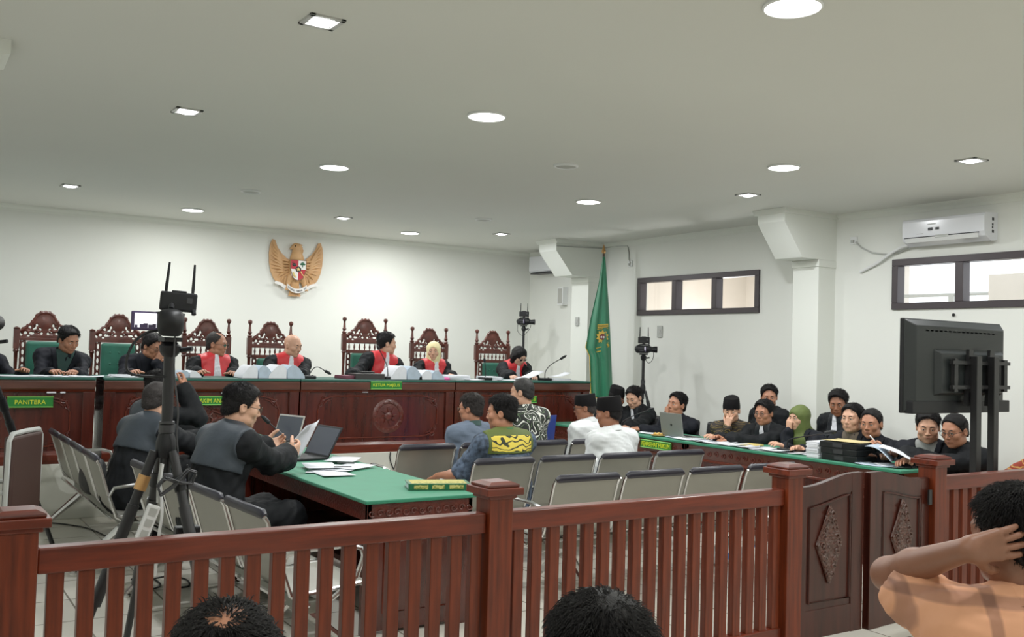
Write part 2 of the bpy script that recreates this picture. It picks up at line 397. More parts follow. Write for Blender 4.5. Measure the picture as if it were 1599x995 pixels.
RD = [((760, 180), 'big round ceiling light alone in the middle of the ceiling'), ((522, 260), 'round ceiling light between the middle one and the eagle wall'), ((301, 327), 'round ceiling light nearest the back wall, over the clerks'),
      ((640, 363), 'small far round ceiling light above the presiding judge chair'), ((919, 314), 'round ceiling light in front of the green flag'), ((1224, 260), 'round ceiling light nearest the air conditioner'),
      ((1238, 8), 'largest round ceiling light at the very top of the view')]
LW = 25.
for (p, lab) in SQ:
    q = AZ(*p, ZC); t = thing('recessed_spotlight', lab, 'ceiling light', q, 0, 'square recessed spotlights')
    f = MB(); a, bq = .062, .085
    for sx, sy, dx, dy in ((0, 1, bq, .012), (0, -1, bq, .012), (1, 0, .012, bq), (-1, 0, .012, bq)): f.box((sx*.073, sy*.073, -.004), (dx*2, dy*2, .012))
    f.build('trim_frame', SILV, t, bevel=.002)
    MB().lathe([(.001, -.012), (.045, -.016), (.06, -.002), (.06, 0)], n=16).build('lamp', LAMPS, t)
    area('spot_light', (q.x, q.y, ZC-.03), LW, .12, col=(.96, .98, 1))
for (p, lab) in RD:
    q = AZ(*p, ZC); t = thing('round_ceiling_light', lab, 'ceiling light', q, 0, 'round ceiling lights')
    MB().lathe([(.125, 0), (.127, -.01), (.118, -.016), (.112, -.006)], n=28).build('trim_ring', WHITEP, t)
    MB().lathe([(.002, -.022), (.08, -.02), (.11, -.012), (.113, -.004)], n=28).build('diffuser', LAMP, t)
    area('ceiling_lamp', (q.x, q.y, ZC-.035), LW, .22)
for x, y in ((.2, .6), (2.6, .8), (5.2, .4), (7.2, 1.6), (.6, -1.6), (4, -1.6), (7, -1.6), (5.3, 2.6)):
    area('unseen_rear_lamp', (x, y, ZC-.03), LW*.7, .24)  # unseen lamps without fixtures, added over the rear of the room
def point(name, loc, e, r=.1, col=(1, 1, 1)):
    l = bpy.data.lights.new(name, 'POINT'); l.energy = e; l.shadow_soft_size = r; l.color = col
    o = bpy.data.objects.new(name, l); COL.objects.link(o); o.location = loc
point('passage_fill', (XR+1.0, 8.9, 1.5), 50, .15, (1, .98, .95)); point('passage_fill', (XR+1.6, 9.6, 2.0), 22, .15, (1, .98, .95))  # unseen fill lights added below the window view to brighten the passage walls
SPK = mat('speaker_grille', (172, 172, 166), .7)
for (p, lab) in (((392, 298), 'round ceiling speaker near the carved eagle'), ((755, 342), 'small round ceiling speaker far off near the back corner'), ((884, 258), 'round white ceiling speaker between two round lights')):  # one round speaker shape at all three spots
    q = AZ(*p, ZC); t = thing('ceiling_speaker', lab, 'ceiling speaker', q)
    MB().lathe([(.1, 0), (.1, -.012), (.088, -.02), (.08, -.012)], n=24).build('rim', WHITEP, t)
    MB().lathe([(.002, -.02), (.05, -.02), (.082, -.013)], n=24).build('grille', SPK, t)
wd = bpy.data.worlds.new('world'); sc.world = wd; wd.use_nodes = True
wd.node_tree.nodes['Background'].inputs[0].default_value = (.95, .98, 1, 1); wd.node_tree.nodes['Background'].inputs[1].default_value = 2.2
sc.view_settings.view_transform = 'Standard'; sc.view_settings.look = 'None'; sc.view_settings.exposure = 0; sc.view_settings.gamma = 1.12
# ---------------------------------------------------------------- wall fittings
def wallbox(name, lab, cat, p, X, w, h, d, m, extra=None):
    q = AX(*p, X); t = thing(name, lab, cat, (X, q.y, q.z))
    MB().box((-d/2, 0, 0), (d, w, h)).build('plate', m, t, bevel=.005)
    if extra: extra(t)
def rocker(t): MB().box((-.022, 0, 0), (.008, .035, .06)).build('rocker', GREYP, t, bevel=.002)
wallbox('wall_switch', 'white light switch on the pilaster beside the flag', 'switch', (902, 502), 7.966, .075, .12, .02, GREYP, rocker)
wallbox('wall_switch', 'white double switch plate on the wall under the smaller window', 'switch', (1031, 518), XR, .09, .15, .018, GREYP, rocker)
def spk(t): MB().box((-.1, 0, 0), (.01, .1, .22)).build('grille', SPK, t, bevel=.004)
wallbox('wall_speaker', 'slim white speaker box on the far wall beside the pilaster', 'speaker', (883, 463), XR, .13, .26, .1, WHITEP, spk)
def pins(t): MB().box((-.03, 0, -.01), (.02, .03, .03)).build('plug', GREYP, t, bevel=.003)
wallbox('wall_socket', 'white wall socket where the flag cable ends', 'socket', (985, 412), XR, .08, .08, .02, WHITEP, pins)
wallbox('wall_socket', 'white wall socket with the air conditioner cord plugged in', 'socket', (1334, 376), XR, .08, .08, .02, WHITEP, pins)
q = AX(1490, 492, XR); MB().ball((0, 0, 0), (.02, .012, .016)).build('wall_hook', BLACKP, label='tiny black hook on the wall under the bright window', cat='hook', loc=(XR-.012, q.y, q.z))
c1 = [AY(869, 384, 10.42), AY(905, 386, 10.42), AY(940, 388, 10.42), AX(948, 387, XR-.012), AX(960, 384.5, XR-.012), AX(980, 384, XR-.012), AX(982, 395, XR-.012), AX(982, 405, XR-.012), AX(985, 411, XR-.02)]
MB().tube(c1, .008, 6).build('wall_cable', GREYP, label='thin grey cable running under the ceiling past the flag', cat='cable')
# air conditioner
t = thing('air_conditioner', 'white split air conditioner mounted above the bright window', 'air conditioner', (XR, 4.823, 0))
Wd = .815; z0, z1 = CAMZ+1.10, CAMZ+1.335
ACW = mat('ac_white', (224, 226, 232), .18, coat=.4)
pr = [(0, z0), (-.1, z0-.012), (-.185, z0+.03), (-.205, z0+.07), (-.21, z1-.03), (-.195, z1), (0, z1+.01)]
MB().prism(pr, 0, Wd, 'y').build('housing', ACW, t, bevel=.012, seg=3)
MB().prism([(-.19, z0+.022), (-.207, z0+.055), (-.214, z0+.055), (-.197, z0+.016)], .06, Wd-.03, 'y').build('louver', WHITEP, t)
MB().bb(-.2055, -.17, .05, Wd-.02, z0+.056, z0+.066).build('air_slot', DGREYP, t)
MB().bb(-.212, -.2, Wd*.42, Wd*.58, z0+.045, z0+.07).build('louver_motor_cover', GREYP, t)
d = MB(); d.bb(-.2135, -.208, .5, .545, z0+.115, z0+.142).bb(-.2135, -.208, .435, .47, z0+.118, z0+.14); d.build('display_panel', DGREYP, t)
MB().bb(-.2125, -.208, .47, .55, z0+.17, z0+.178).bb(-.2125, -.208, .6, .66, z0+.09, z0+.094).build('marking', GREYP, t)
d = MB()
for zz, s in ((z0+.06, .03), (z0+.1, .02), (z0+.125, .022), (z0+.17, .03)): d.bb(-.09, -.09+s, -.002, .002, zz, zz+s*.9)
d.build('side_stickers', DGREYP, t)
c = [AX(1336, 378, XR-.03), AX(1345, 387, XR-.02), AX(1362, 395, XR-.015), AX(1385, 397.5, XR-.015), AX(1402, 395, XR-.02), AX(1418, 388, XR-.03), AX(1432, 382, XR-.08)]
MB().tube(c, .008, 6).build('power_cord', GREYP, t).matrix_parent_inverse = Matrix.Translation((-XR, -4.823, 0))
c = [AX(1343, 425, XR-.02), AX(1370, 411, XR-.03), AX(1392, 395, XR-.04), AX(1408, 386, XR-.06), AX(1428, 380, XR-.09)]
MB().tube(c, .016, 8).build('drain_pipe', WHITEP, t).matrix_parent_inverse = Matrix.Translation((-XR, -4.823, 0))
# far wall vent behind the bracket
qa = AX(862, 425, XR-.2)
t = thing('air_conditioner', 'far white air conditioner half hidden behind the bracket by the flag', 'air conditioner', (XR-.002, 11.3, qa.z))
qa.z = 0
MB().prism([(0, qa.z), (-.18, qa.z+.02), (-.2, qa.z+.05), (-.2, qa.z+.26), (0, qa.z+.27)], 0, .7, 'y').build('housing', ACW, t, bevel=.01)
MB().bb(-.2, -.06, .04, .66, qa.z-.006, qa.z+.012).build('louver', DGREYP, t)
# ================================================================ EAGLE EMBLEM on the back wall
EAG = mat('carved_gold_wood', (196, 150, 100), .5, var=.12, vscale=14, bump=.25, bscale=40)
EAGD = mat('carved_wood_brown', (120, 84, 50), .6)  # plain brown wood of the shield border
q = AY(461, 420, YB); 
t = thing('eagle_emblem', 'carved golden eagle emblem with red and white shield on the back wall', 'wall emblem', (q.x, YB, q.z))
K = YB/1391*1.02   # metres per photo pixel on the wall
def E(px, py): return ((px-461)*K, -(py-420)*K)
def wing(s, tipx, tipy):
    sg = s; f = MB()
    outl = [(0.035, .10), (.06, .085), (.1, .10), (.16, .15), (.205, .21), (.235, .285), (.262, .29), (.285, .23), (.292, .14), (.288, .05), (.27, -.04), (.24, -.11), (.195, -.165), (.15, -.195), (.115, -.17), (.085, -.12), (.06, -.05), (.04, .03)]
    f.prism([(sg*x, z) for x, z in outl][::sg], -.028, -.012, 'y')
    for i in range(11):   # primary feathers fanning to the outer edge
        a = i/10; x1, z1 = .285-.16*max(0, a-.55)/.45-.02*(1-a), .26-.45*a; x0, z0 = .11+.05*(1-a), .075-.16*a
        f.tube([(sg*x0, -.034, z0), (sg*(x0+x1)/2, -.04, (z0+z1)/2+.012), (sg*x1, -.028, z1)], [.016, .015, .007], 6)
    for i in range(6):
        a = i/5; f.tube([(sg*(.06+.02*a), -.036, .07-.12*a), (sg*(.13+.03*(1-a)), -.046, .085-.17*a)], [.014, .012], 6)
    return f
wing(1, 0, 0).build('wing', EAG, t); wing(-1, 0, 0).build('wing', EAG, t)
F = Field(.006)
F.ell((0, -.045, .02), (.085, .05, .16)).cap((.0, -.05, .12), (-.005, -.05, .2), .06, .045, k=.03)
F.ell((-.012, -.05, .225), (.05, .042, .042), k=.02).cap((-.05, -.055, .22), (-.078, -.055, .2), .018, .008, k=.01)
for a in range(4): F.cap((.02+.012*a, -.045, .252-.02*a), (.06, -.045, .25-.028*a), .012, .004)
for s in (1, -1):
    F.cap((s*.06, -.045, -.09), (s*.085, -.045, -.15), .04, .026, k=.02)
    F.cap((s*.085, -.045, -.15), (s*.095, -.05, -.2), .022, .02, k=.01)
    for d in (-.022, 0, .022): F.cap((s*.095, -.05, -.2), (s*.095+d, -.07, -.225), .012, .008)
F.ell((-.01, -.03, -.13), (.05, .03, .1), k=.02)
field_obj('body', [F.mesh()], EAG, t)
ft = MB()
for i in range(7): x = -.04+i*.0115*1.15; ft.tube([(x*.6-.008, -.03, -.1), (x*1.35-.008, -.035, -.29)], [.01, .014], 6)
ft.build('tail', EAG, t)
ey = MB().ball((-.035, -.093, .232), .007); ey.build('eye', BLACKP, t)
# shield
RED = mat('enamel_red', (178, 28, 44), .4); WHI = mat('enamel_white', (232, 230, 226), .4); YEL = mat('enamel_yellow', (224, 196, 120), .4)
BLK = mat('enamel_black', (28, 26, 24), .4); GRN = mat('enamel_green', (30, 96, 66), .5)
sh = bpy.data.objects.new('shield', None); COL.objects.link(sh); sh.parent = t; sh.location = (.0, -.1, -.01)
def arc(x): return -.115*math.sqrt(max(0, 1-(x/.084)**2))-.0
w = .084
def quad(x0, x1, z0, z1): return [(x0, z0), (x1, z0), (x1, z1), (x0, z1)]
low = lambda x0, x1: [(x0+(x1-x0)*i/6, arc(x0+(x1-x0)*i/6)) for i in range(7)]
MB().prism(quad(-w, 0, 0, .095), -.008, .008, 'y').prism(low(0, w)+[(w, 0), (0, 0)], -.008, .008, 'y').build('shield_field', RED, sh)
MB().prism(quad(0, w, 0, .095), -.008, .008, 'y').prism(low(-w, 0)+[(0, 0), (-w, 0)], -.008, .008, 'y').build('shield_field', WHI, sh)
MB().tube([(-w, -.004, .095), (w, -.004, .095), (w, -.004, 0)]+[(x, -.004, z) for x, z in low(w, -w)]+[(-w, -.004, 0)], .006, 6, closed=True).build('shield_border', EAGD, sh)
MB().lathe([(.001, .004), (.03, .004), (.033, 0), (.033, -.01)], n=18, T=Matrix.Translation((0, -.006, 0)) @ Matrix.Rotation(PI/2, 4, 'X')).build('centre_disc', BLK, sh)
st = [((.022 if i % 2 == 0 else .009)*math.sin(PI*i/5), (.022 if i % 2 == 0 else .009)*math.cos(PI*i/5)) for i in range(10)]
MB().prism(st, -.014, -.009, 'y').build('star', YEL, sh)
m = MB()
for x, z, r in ((.045, .062, .02), (.03, .055, .014), (.06, .055, .014)): m.ball((x, -.01, z), (r, .006, r*.7))
m.bb(.041, .049, -.012, -.004, .025, .055).build('tree_badge', GRN, sh)
m = MB().ball((-.045, -.01, .045), (.022, .006, .018)).tube([(-.06, -.01, .06), (-.068, -.01, .07), (-.055, -.01, .075)], .004, 5).build('bull_badge', BLK, sh)
MB().tube([(-.02, -.011, -.085), (-.045, -.011, -.065), (-.055, -.011, -.03)], [.006, .012, .008], 6).build('rice_badge', YEL, sh)
MB().tube([(.025+.01*i, -.011, -.02-.018*i*(1 if i < 3 else .7)) for i in range(5)], .005, 6).build('chain_badge', YEL, sh)
# ribbon with motto
rb = MB(); n = 24; top, bot = [], []
for i in range(n+1):
    x = -.105+.21*i/n; z = -.235+.35*(x/.21)**2*.55; top.append((x, z+.022)); bot.append((x, z-.022))
rb.prism(bot+top[::-1], -.09, -.08, 'y')
for s in (1, -1):
    rb.prism([(s*.1, -.235), (s*.17, -.185), (s*.235, -.165), (s*.22, -.14), (s*.165, -.155), (s*.1, -.19)][::s], -.06, -.05, 'y')
r = rb.build('ribbon', WHI, t)
word = 'BHINNEKA TUNGGAL IKA'
for i, chh in enumerate(word):
    if chh == ' ': continue
    x = -.095+.19*i/(len(word)-1); z = -.235+.35*(x/.21)**2*.55
    text_obj(chh, .0065 if chh != 'I' else .003, .02, BLK, r, (x, -.092, z), (PI/2, -.9*x*2, 0))
t.scale = (1.27, 1.1, 1.27)
# ================================================================ FLAG
FG = mat('flag_satin', (12, 112, 76), .42, var=.1, vscale=5, sheen=.4)
FY = mat('flag_gold', (212, 176, 60), .5)
top = AX(943, 398, 7.82); PX, PY = 7.82, AX(940, 500, 7.82).y
t = thing('flag', 'tall green court flag with gold emblem hanging in the corner', 'flag', (PX, PY, 0))
zt = top.z-.02
MB().tube([(0, 0, .02), (0, 0, zt+.06)], .016, 10).build('pole', mat('flag_pole', (72, 52, 40), .35), t)
MB().lathe([(.16, 0), (.16, .03), (.05, .05), (.03, .12)], n=20).build('stand', BLACKM, t)
MB().lathe([(.012, 0), (.03, .03), (.012, .09), (.003, .13)], (0, 0, zt+.03), n=10).build('finial', GOLD, t)
# draped cloth: folded sheet hanging from the pole, narrow at the top and wide below
FA = math.radians(-38)
def lerp(pts, v):
    for (a, x), (b, y) in zip(pts, pts[1:]):
        if v <= b: return x+(y-x)*(v-a)/(b-a)
    return pts[-1][1]
def cloth(u, v):
    le = lerp([(0, -.012), (.2, -.06), (.45, -.15), (.66, -.205), (.72, -.15), (1, -.12)], v); ri = lerp([(0, .02), (.35, .085), (.6, .12), (1, .17)], v)
    a = le+(ri-le)*u
    dep = -.03-.05*v+.035*v**.7*math.sin(u*13+.8)*(1-.75*math.exp(-((u-.66)/.22)**2))-.06*v*math.exp(-((u-.66)/.3)**2)
    z = zt-.01-(1.93-.12*(1-u))*v
    return (a, dep, z)
fr_ = bpy.data.objects.new('cloth', None); COL.objects.link(fr_); fr_.parent = t; fr_.rotation_euler = (0, 0, FA)
nu, nv = 60, 50; vs = []
for i in range(nv+1):
    for j in range(nu+1): vs.append(cloth(j/nu, i/nv))
fs = [(i*(nu+1)+j, i*(nu+1)+j+1, (i+1)*(nu+1)+j+1, (i+1)*(nu+1)+j) for i in range(nv) for j in range(nu)]
fo = MB().add(vs, fs, 0, True).build('flag_sheet', FG, fr_)
so = fo.modifiers.new('thick', 'SOLIDIFY'); so.thickness = .004
MB().tube([Vector(cloth(0, .62+i*.38/30)) for i in range(31)], .006, 5).tube([Vector(cloth(.02*k, 1)) for k in range(51)], .006, 5).build('gold_fringe', FY, fr_)
em = fr_
EO = MB()
uu, vv = .7, .42
c0 = Vector(cloth(uu, vv)); ox, oy, oz = -.055, c0.y-.014, AX(944.7, 526.4, PX).z
ox = 0.012
T0 = Matrix.Translation((ox, oy, oz))
pet = []
for i in range(40):
    a = 2*PI*i/40; r = (.09, .078, .06, .078)[i % 4]; pet.append((r*math.sin(a)*.92, r*math.cos(a)))
MB().prism(pet, -.004, .02, 'y', T=T0).build('sun_petals', FY, em)
MB().prism([(.04*math.sin(2*PI*i/20), .04*math.cos(2*PI*i/20)) for i in range(20)], -.008, -.004, 'y', T=T0).build('emblem_disc', mat('emblem_maroon', (110, 40, 34), .5), em)
MB().ball((-.014, -.009, -.004), (.01, .003, .014), T=T0).ball((.016, -.009, -.004), (.01, .003, .014), T=T0).build('emblem_badge', WHI, em)
MB().prism([(-.068, .115), (.07, .128), (.07, .172), (-.068, .159)], -.004, .02, 'y', T=T0).build('scroll', FY, em)
text_obj('PENGADILAN', .12, .024, mat('flag_letter', (40, 70, 40), .6), em, (ox, oy-.006, oz+.143), (PI/2, -.1, 0))
m = MB()
m.tube([(-.07, .006, .098), (.07, .006, .113)], .004, 5, T=T0)
m.tube([(-.08, .004, -.2), (-.02, -.004, -.186), (.05, -.004, -.15), (.09, .004, -.11)], .006, 5, T=T0)
m.tube([(-.08, .004, -.15), (-.02, -.004, -.135), (.08, .004, -.07)], .004, 5, T=T0)
m.tube([(.06, -.006, -.09), (.08, -.006, -.11)], .012, 6, T=T0).build('ribbon', FY, em)
# ================================================================ RAILING IN FRONT
RY = 3.62; RZ = .907
def scroll(m, c, r, turns, th, n=26, sgn=1, a0=0., y=0., mi=0, T=None):
    pts = []
    for i in range(n+1):
        q = i/n; rr = r*(1-.82*q); a = a0+sgn*turns*2*PI*q; pts.append((c[0]+rr*math.cos(a), y, c[1]+rr*math.sin(a)))
    m.tube(pts, [th*(1-.5*i/n) for i in range(n+1)], 5, mi, T=T)
def post(x, lab):
    t = thing('railing_post', lab, 'railing post', (x, RY, 0))
    MB().bb(-.06, .06, -.06, .06, 0, .985).build('shaft', WOODZ, t, bevel=.004)
    m = MB().bb(-.072, .072, -.072, .072, .968, .985).bb(-.094, .094, -.094, .094, .985, 1.018).bb(-.08, .08, -.08, .08, 1.018, 1.03)
    m.add([(-.08, -.08, 1.03), (.08, -.08, 1.03), (.08, .08, 1.03), (-.08, .08, 1.03), (-.05, -.05, 1.042), (.05, -.05, 1.042), (.05, .05, 1.042), (-.05, .05, 1.042)], [(0, 1, 5, 4), (1, 2, 6, 5), (2, 3, 7, 6), (3, 0, 4, 7), (4, 5, 6, 7)])
    m.build('cap', WOODX, t, bevel=.004)
    return t
post(.385, 'square wooden railing post with flat cap at the end beside the tall tripod'); post(2.275, 'square wooden railing post beside the prosecution table corner with the green book')
post(4.17, 'square wooden railing post holding the nearer gate leaf'); post(5.495, 'square wooden railing post in front of the monitor stand')
def rail_sec(x0, x1, lab, start=None):
    t = thing('railing_section', lab, 'railing', (x0, RY, 0), group='wooden courtroom railing'); w = x1-x0
    MB().bb(0, w, -.035, .035, RZ-.088, RZ).build('top_rail', WOODX, t, bevel=.006)
    MB().bb(0, w, -.03, .03, .09, .16).build('bottom_rail', WOODX, t, bevel=.005)
    n = max(1, round(w/.1)); p = w/n
    for i in range(n):
        MB().bb(-.027, .027, -.02, .02, .155, RZ-.085).build('baluster', WOODZ, t, bevel=.003, loc=((i+.62)*p if start is None else start+i*p, 0, 0))
rail_sec(.447, 2.213, 'slatted wooden railing stretch behind the tripod between the first two posts'); rail_sec(2.337, 4.108, 'slatted wooden railing stretch in front of the empty steel seats')
rail_sec(5.557, XR-.01, 'slatted wooden railing stretch below the monitor, behind the man in orange')
def rail_end():
    t = thing('railing_section', 'short end stretch of slatted wooden railing beyond the first post', 'railing', (XL+.01, RY, 0)); w = .313-XL
    MB().bb(0, w, -.035, .035, RZ-.088, RZ).build('top_rail', WOODX, t, bevel=.006); MB().bb(0, w, -.03, .03, .09, .16).build('bottom_rail', WOODX, t, bevel=.005)
    for i in range(9): MB().bb(-.027, .027, -.02, .02, .155, RZ-.085).build('baluster', WOODZ, t, bevel=.003, loc=((i+.5)*w/9, 0, 0))
rail_end()
def gate(x, w, sgn, rot, lab):
    t = thing('gate_leaf', lab, 'gate', (x, RY, 0), rot)
    def top(u): return .905+.062*(.5-.5*math.cos(PI*min(1, max(0, (u-.1)/.8))))   # u: 0 at hinge, 1 at meeting edge
    X = lambda u: sgn*w*u
    pts = [(X(i/20), top(i/20)) for i in range(21)]
    poly = [(X(0), .06), (X(1), .06)]+pts[::-1]
    MB().prism(poly if sgn > 0 else poly[::-1], -.016, .016, 'y').build('panel', WOODD, t, bevel=.003)
    f = MB(); f.prism(([(X(0), .06), (X(.14), .06), (X(.14), .93), (X(0), .93)])[::sgn], -.0, .0, 'y') if False else None
    # stiles and rails standing proud of the panel
    for u0, u1 in ((0, .13), (.82, 1)): 
        a, bb_ = sorted((X(u0), X(u1))); f.prism([(a, .06), (bb_, .06), (bb_, top(abs(bb_)/w)-.002), (a, top(abs(a)/w)-.002)], -.022, .022, 'y')
    a, bb_ = sorted((X(.1), X(.9))); f.bb(a, bb_, -.0212, .0212, .062, .22)
    q = [(X(.1+.8*i/16), top(.1+.8*i/16)-.0035) for i in range(17)]; q2 = [(x_, z_-.1) for x_, z_ in q]
    pl = q+q2[::-1]; f.prism(pl if sgn < 0 else pl[::-1], -.0214, .0214, 'y')
    f.build('frame', WOODD, t, bevel=.003)
    mo = MB(); q3 = [(x_, -.024, z_) for x_, z_ in [(X(.17+.62*i/16), top(.17+.62*i/16)-.118) for i in range(17)]]
    mo.tube(q3+[(X(.79), -.024, .26), (X(.17), -.024, .26)], .006, 6, closed=True); mo.build('panel_moulding', WOODD, t)
    # carved lozenge of scrolls and leaves
    cx, cz, hw, hh = X(.47), .575, .105, .215
    F = Field(.0045); rs = random.Random(5)
    for i in range(-7, 8):
        for j in range(-13, 14):
            x_, z_ = i*.0165+(.008 if j % 2 else 0), j*.0165
            if abs(x_)/hw+abs(z_)/hh < .98: F.ell((cx+x_, -.02-rs.uniform(0, .008), cz+z_), (rs.uniform(.006, .011), .012, rs.uniform(.008, .013)), k=.005)
    field_obj('carved_lozenge', [F.mesh()], WOODCD, t)
    cv = MB()
    for k in range(9):
        zz = -.17+.0425*k; hwz = hw*(1-abs(zz)/hh)*.62
        for s_ in (1, -1): scroll(cv, (cx+s_*hwz, cz+zz), .02, 1.1, .006, 16, s_, 0 if s_ > 0 else PI, -.034)
    for s1, s2 in ((1, 1), (1, -1), (-1, 1), (-1, -1)): cv.tube([(cx+s1*hw, -.02, cz), (cx+s1*hw*.5, -.026, cz+s2*hh*.5), (cx, -.024, cz+s2*hh)], .008, 6)
    cv.build('carved_scrolls', WOODCD, t)
    MB().box((X(.03), .028, .78), (.03, .012, .09)).build('hinge', BLACKM, t); MB().box((X(.03), .028, .3), (.03, .012, .09)).build('hinge', BLACKM, t)
    return t
gate(4.236, .56, 1, 0, 'dark carved gate leaf hung on the post nearer the steel seats')
g2 = gate(5.428, .612, -1, math.radians(3), 'dark carved gate leaf behind the elbow of the man in orange')
MB().box((-.03, -.045, .79), (.03, .012, .09)).build('latch', BLACKM, g2)
# ================================================================ JUDGES' BENCH
BT = 1.262
def diamond_carve(parent, cx, cz, hw, hh, y, name='carving'):
    m = MB()
    for s in (1, -1):
        scroll(m, (cx+s*hw*.45, cz), hh*.7, 1.2, .008, 22, s, 0, y); scroll(m, (cx+s*hw*.15, cz+hh*.35), hh*.5, 1.1, .007, 20, -s, PI/2, y); scroll(m, (cx+s*hw*.15, cz-hh*.4), hh*.45, 1.1, .007, 20, s, -PI/2, y)
        m.tube([(cx+s*hw*.3, y, cz+hh*.5), (cx+s*hw*.7, y, cz+hh*.2), (cx+s*hw, y, cz)], [.012, .01, .004], 6); m.tube([(cx+s*hw*.3, y, cz-hh*.5), (cx+s*hw*.7, y, cz-hh*.25), (cx+s*hw, y, cz)], [.012, .01, .004], 6)
    m.tube([(cx-hw*.35, y, cz+hh*.6), (cx, y, cz+hh), (cx+hw*.35, y, cz+hh*.6)], [.006, .013, .006], 6); m.tube([(cx-hw*.35, y, cz-hh*.6), (cx, y, cz-hh), (cx+hw*.35, y, cz-hh*.6)], [.006, .013, .006], 6)
    m.ball((cx, y, cz), (.03, .014, .022)); m.build(name, WOODC, parent)
def corner_carve(parent, cx, cz, sx, sz, y, k=1.):
    m = MB(); scroll(m, (cx+sx*.06*k, cz+sz*.03*k), .032*k, 1.2, .007, 18, sx, 0, y); scroll(m, (cx+sx*.02*k, cz+sz*.09*k), .028*k, 1.1, .006, 18, -sx, PI/2, y)
    m.tube([(cx+sx*.2*k, y, cz), (cx+sx*.12*k, y, cz+sz*.012*k), (cx+sx*.04*k, y, cz+sz*.04*k), (cx, y, cz+sz*.15*k)], [.003, .009, .011, .003], 6)
    m.tube([(cx+sx*.15*k, y, cz+sz*.03*k), (cx+sx*.09*k, y, cz+sz*.05*k), (cx+sx*.05*k, y, cz+sz*.1*k)], [.003, .009, .003], 6); m.build('corner_carving', WOODC, parent)
def bench(x0, x1, lab, carve):
    t = thing('judges_bench', lab, 'court bench', (x0, YBN, PZ), group='linked units of the long judges bench'); w = x1-x0; h = BT-PZ; y = 0.
    MB().bb(0, w, .03, .42, 0, h-.03).build('carcass', WOODB, t)
    MB().bb(-.003, w+.003, -.015, .71, h-.022, h).build('green_top', GREEND, t, bevel=.004)
    MB().prism([(.0, h-.115), (-.012, h-.1), (-.012, h-.03), (-.002, h-.022), (.05, h-.022), (.05, h-.115)], 0, w, 'x').build('frieze', WOODF, t, bevel=.003)
    MB().prism([(.03, h-.135), (.004, h-.13), (-.008, h-.118), (.02, h-.112), (.05, h-.112)], 0, w, 'x').build('frieze_moulding', WOODX, t)
    for xa in (0, w-.1): MB().bb(xa, xa+.1, .005, .04, .1, h-.13).build('stile', WOODB, t, bevel=.003)
    MB().bb(0, w, -.01, .05, 0, .085).build('plinth', WOODX, t, bevel=.004); MB().prism([(.04, .085), (-.005, .085), (.01, .11), (.04, .115)], 0, w, 'x').build('plinth_moulding', WOODX, t)
    m = MB(); a, bq, c, d = .2, w-.2, .155, h-.175
    m.tube([(a+.16, .024, d), (bq-.16, .024, d)], .007, 6).tube([(a+.16, .024, c), (bq-.16, .024, c)], .007, 6).tube([(a, .024, c+.13), (a, .024, d-.13)], .006, 6).tube([(bq, .024, c+.13), (bq, .024, d-.13)], .006, 6)
    m.build('panel_moulding', WOODX, t)
    for sx, cx in ((1, a), (-1, bq)):
        for sz, cz in ((1, c), (-1, d)): corner_carve(t, cx, cz, sx, sz, .024)
    if carve == 'diamond': diamond_carve(t, w/2, .41, .2, .1, .024)
    if carve == 'seal':
        m = MB(); cx, cz = w*.56, .38
        T = Matrix.Translation((cx, .03, cz)) @ Matrix.Rotation(PI/2, 4, 'X')
        m.lathe([(.001, .002), (.1, .004), (.13, .001), (.14, .012), (.17, .012), (.185, .0)], n=36, T=T)
        for k in range(16):
            q = 2*PI*k/16; m.ball((cx+.155*math.cos(q), .018, cz+.155*math.sin(q)), (.012, .007, .012), 8, 5)
        for k in range(8):
            q = 2*PI*k/8; m.tube([(cx+.05*math.cos(q), .022, cz+.05*math.sin(q)), (cx+.1*math.cos(q+.2), .02, cz+.1*math.sin(q+.2))], [.012, .004], 6)
        m.ball((cx, .022, cz), (.045, .012, .045)); m.build('carved_seal', WOODC, t)
    return t
B1 = bench(-.3, 1.585, 'judges bench unit carrying the PANITERA sign', 'diamond'); B2 = bench(1.66, 3.52, 'judges bench unit with the HAKIM ANGGOTA sign behind the reading prosecutor', 'diamond')
B3 = bench(3.535, 5.33, 'judges bench unit with carved round seal and KETUA MAJELIS sign', 'seal'); B4 = bench(5.345, 7.24, 'end unit of the judges bench closest to the flag', 'diamond')
def sign(txt, x, z, w, h, lab, y=YBN-.016, tw=.8, th=.55):
    t = thing('name_sign', lab, 'sign', (x, y, z))
    MB().bb(-w/2, w/2, -.006, .004, -h/2, h/2).build('sign_plate', SIGNG, t)
    MB().tube([(-w/2, -.006, -h/2), (w/2, -.006, -h/2), (w/2, -.006, h/2), (-w/2, -.006, h/2)], .006, 4, closed=True).build('sign_border', SIGNE, t)
    text_obj(txt, w*tw, h*th, SIGNY, t, (0, -.0075, 0)); return t
def bz(p): return AY(p[0], p[1], YBN-.02)
q = bz((47.5, 628)); sign('PANITERA', q.x, q.z, .365, .088, 'green sign reading PANITERA in yellow letters', tw=.67, th=.42)
q = bz((301, 626)); sign('HAKIM ANGGOTA I', q.x+.25, q.z, .5, .078, 'green HAKIM ANGGOTA sign partly hidden by the reading prosecutor', tw=.88)
q = bz((603.5, 602)); sign('KETUA MAJELIS', q.x, q.z, .365, .074, 'green sign reading KETUA MAJELIS below the presiding judge', tw=.86)
q = bz((838, 624)); sign('HAKIM ANGGOTA II', q.x-.26, q.z, .52, .075, 'green sign mostly hidden behind the man in black and white batik', tw=.9)
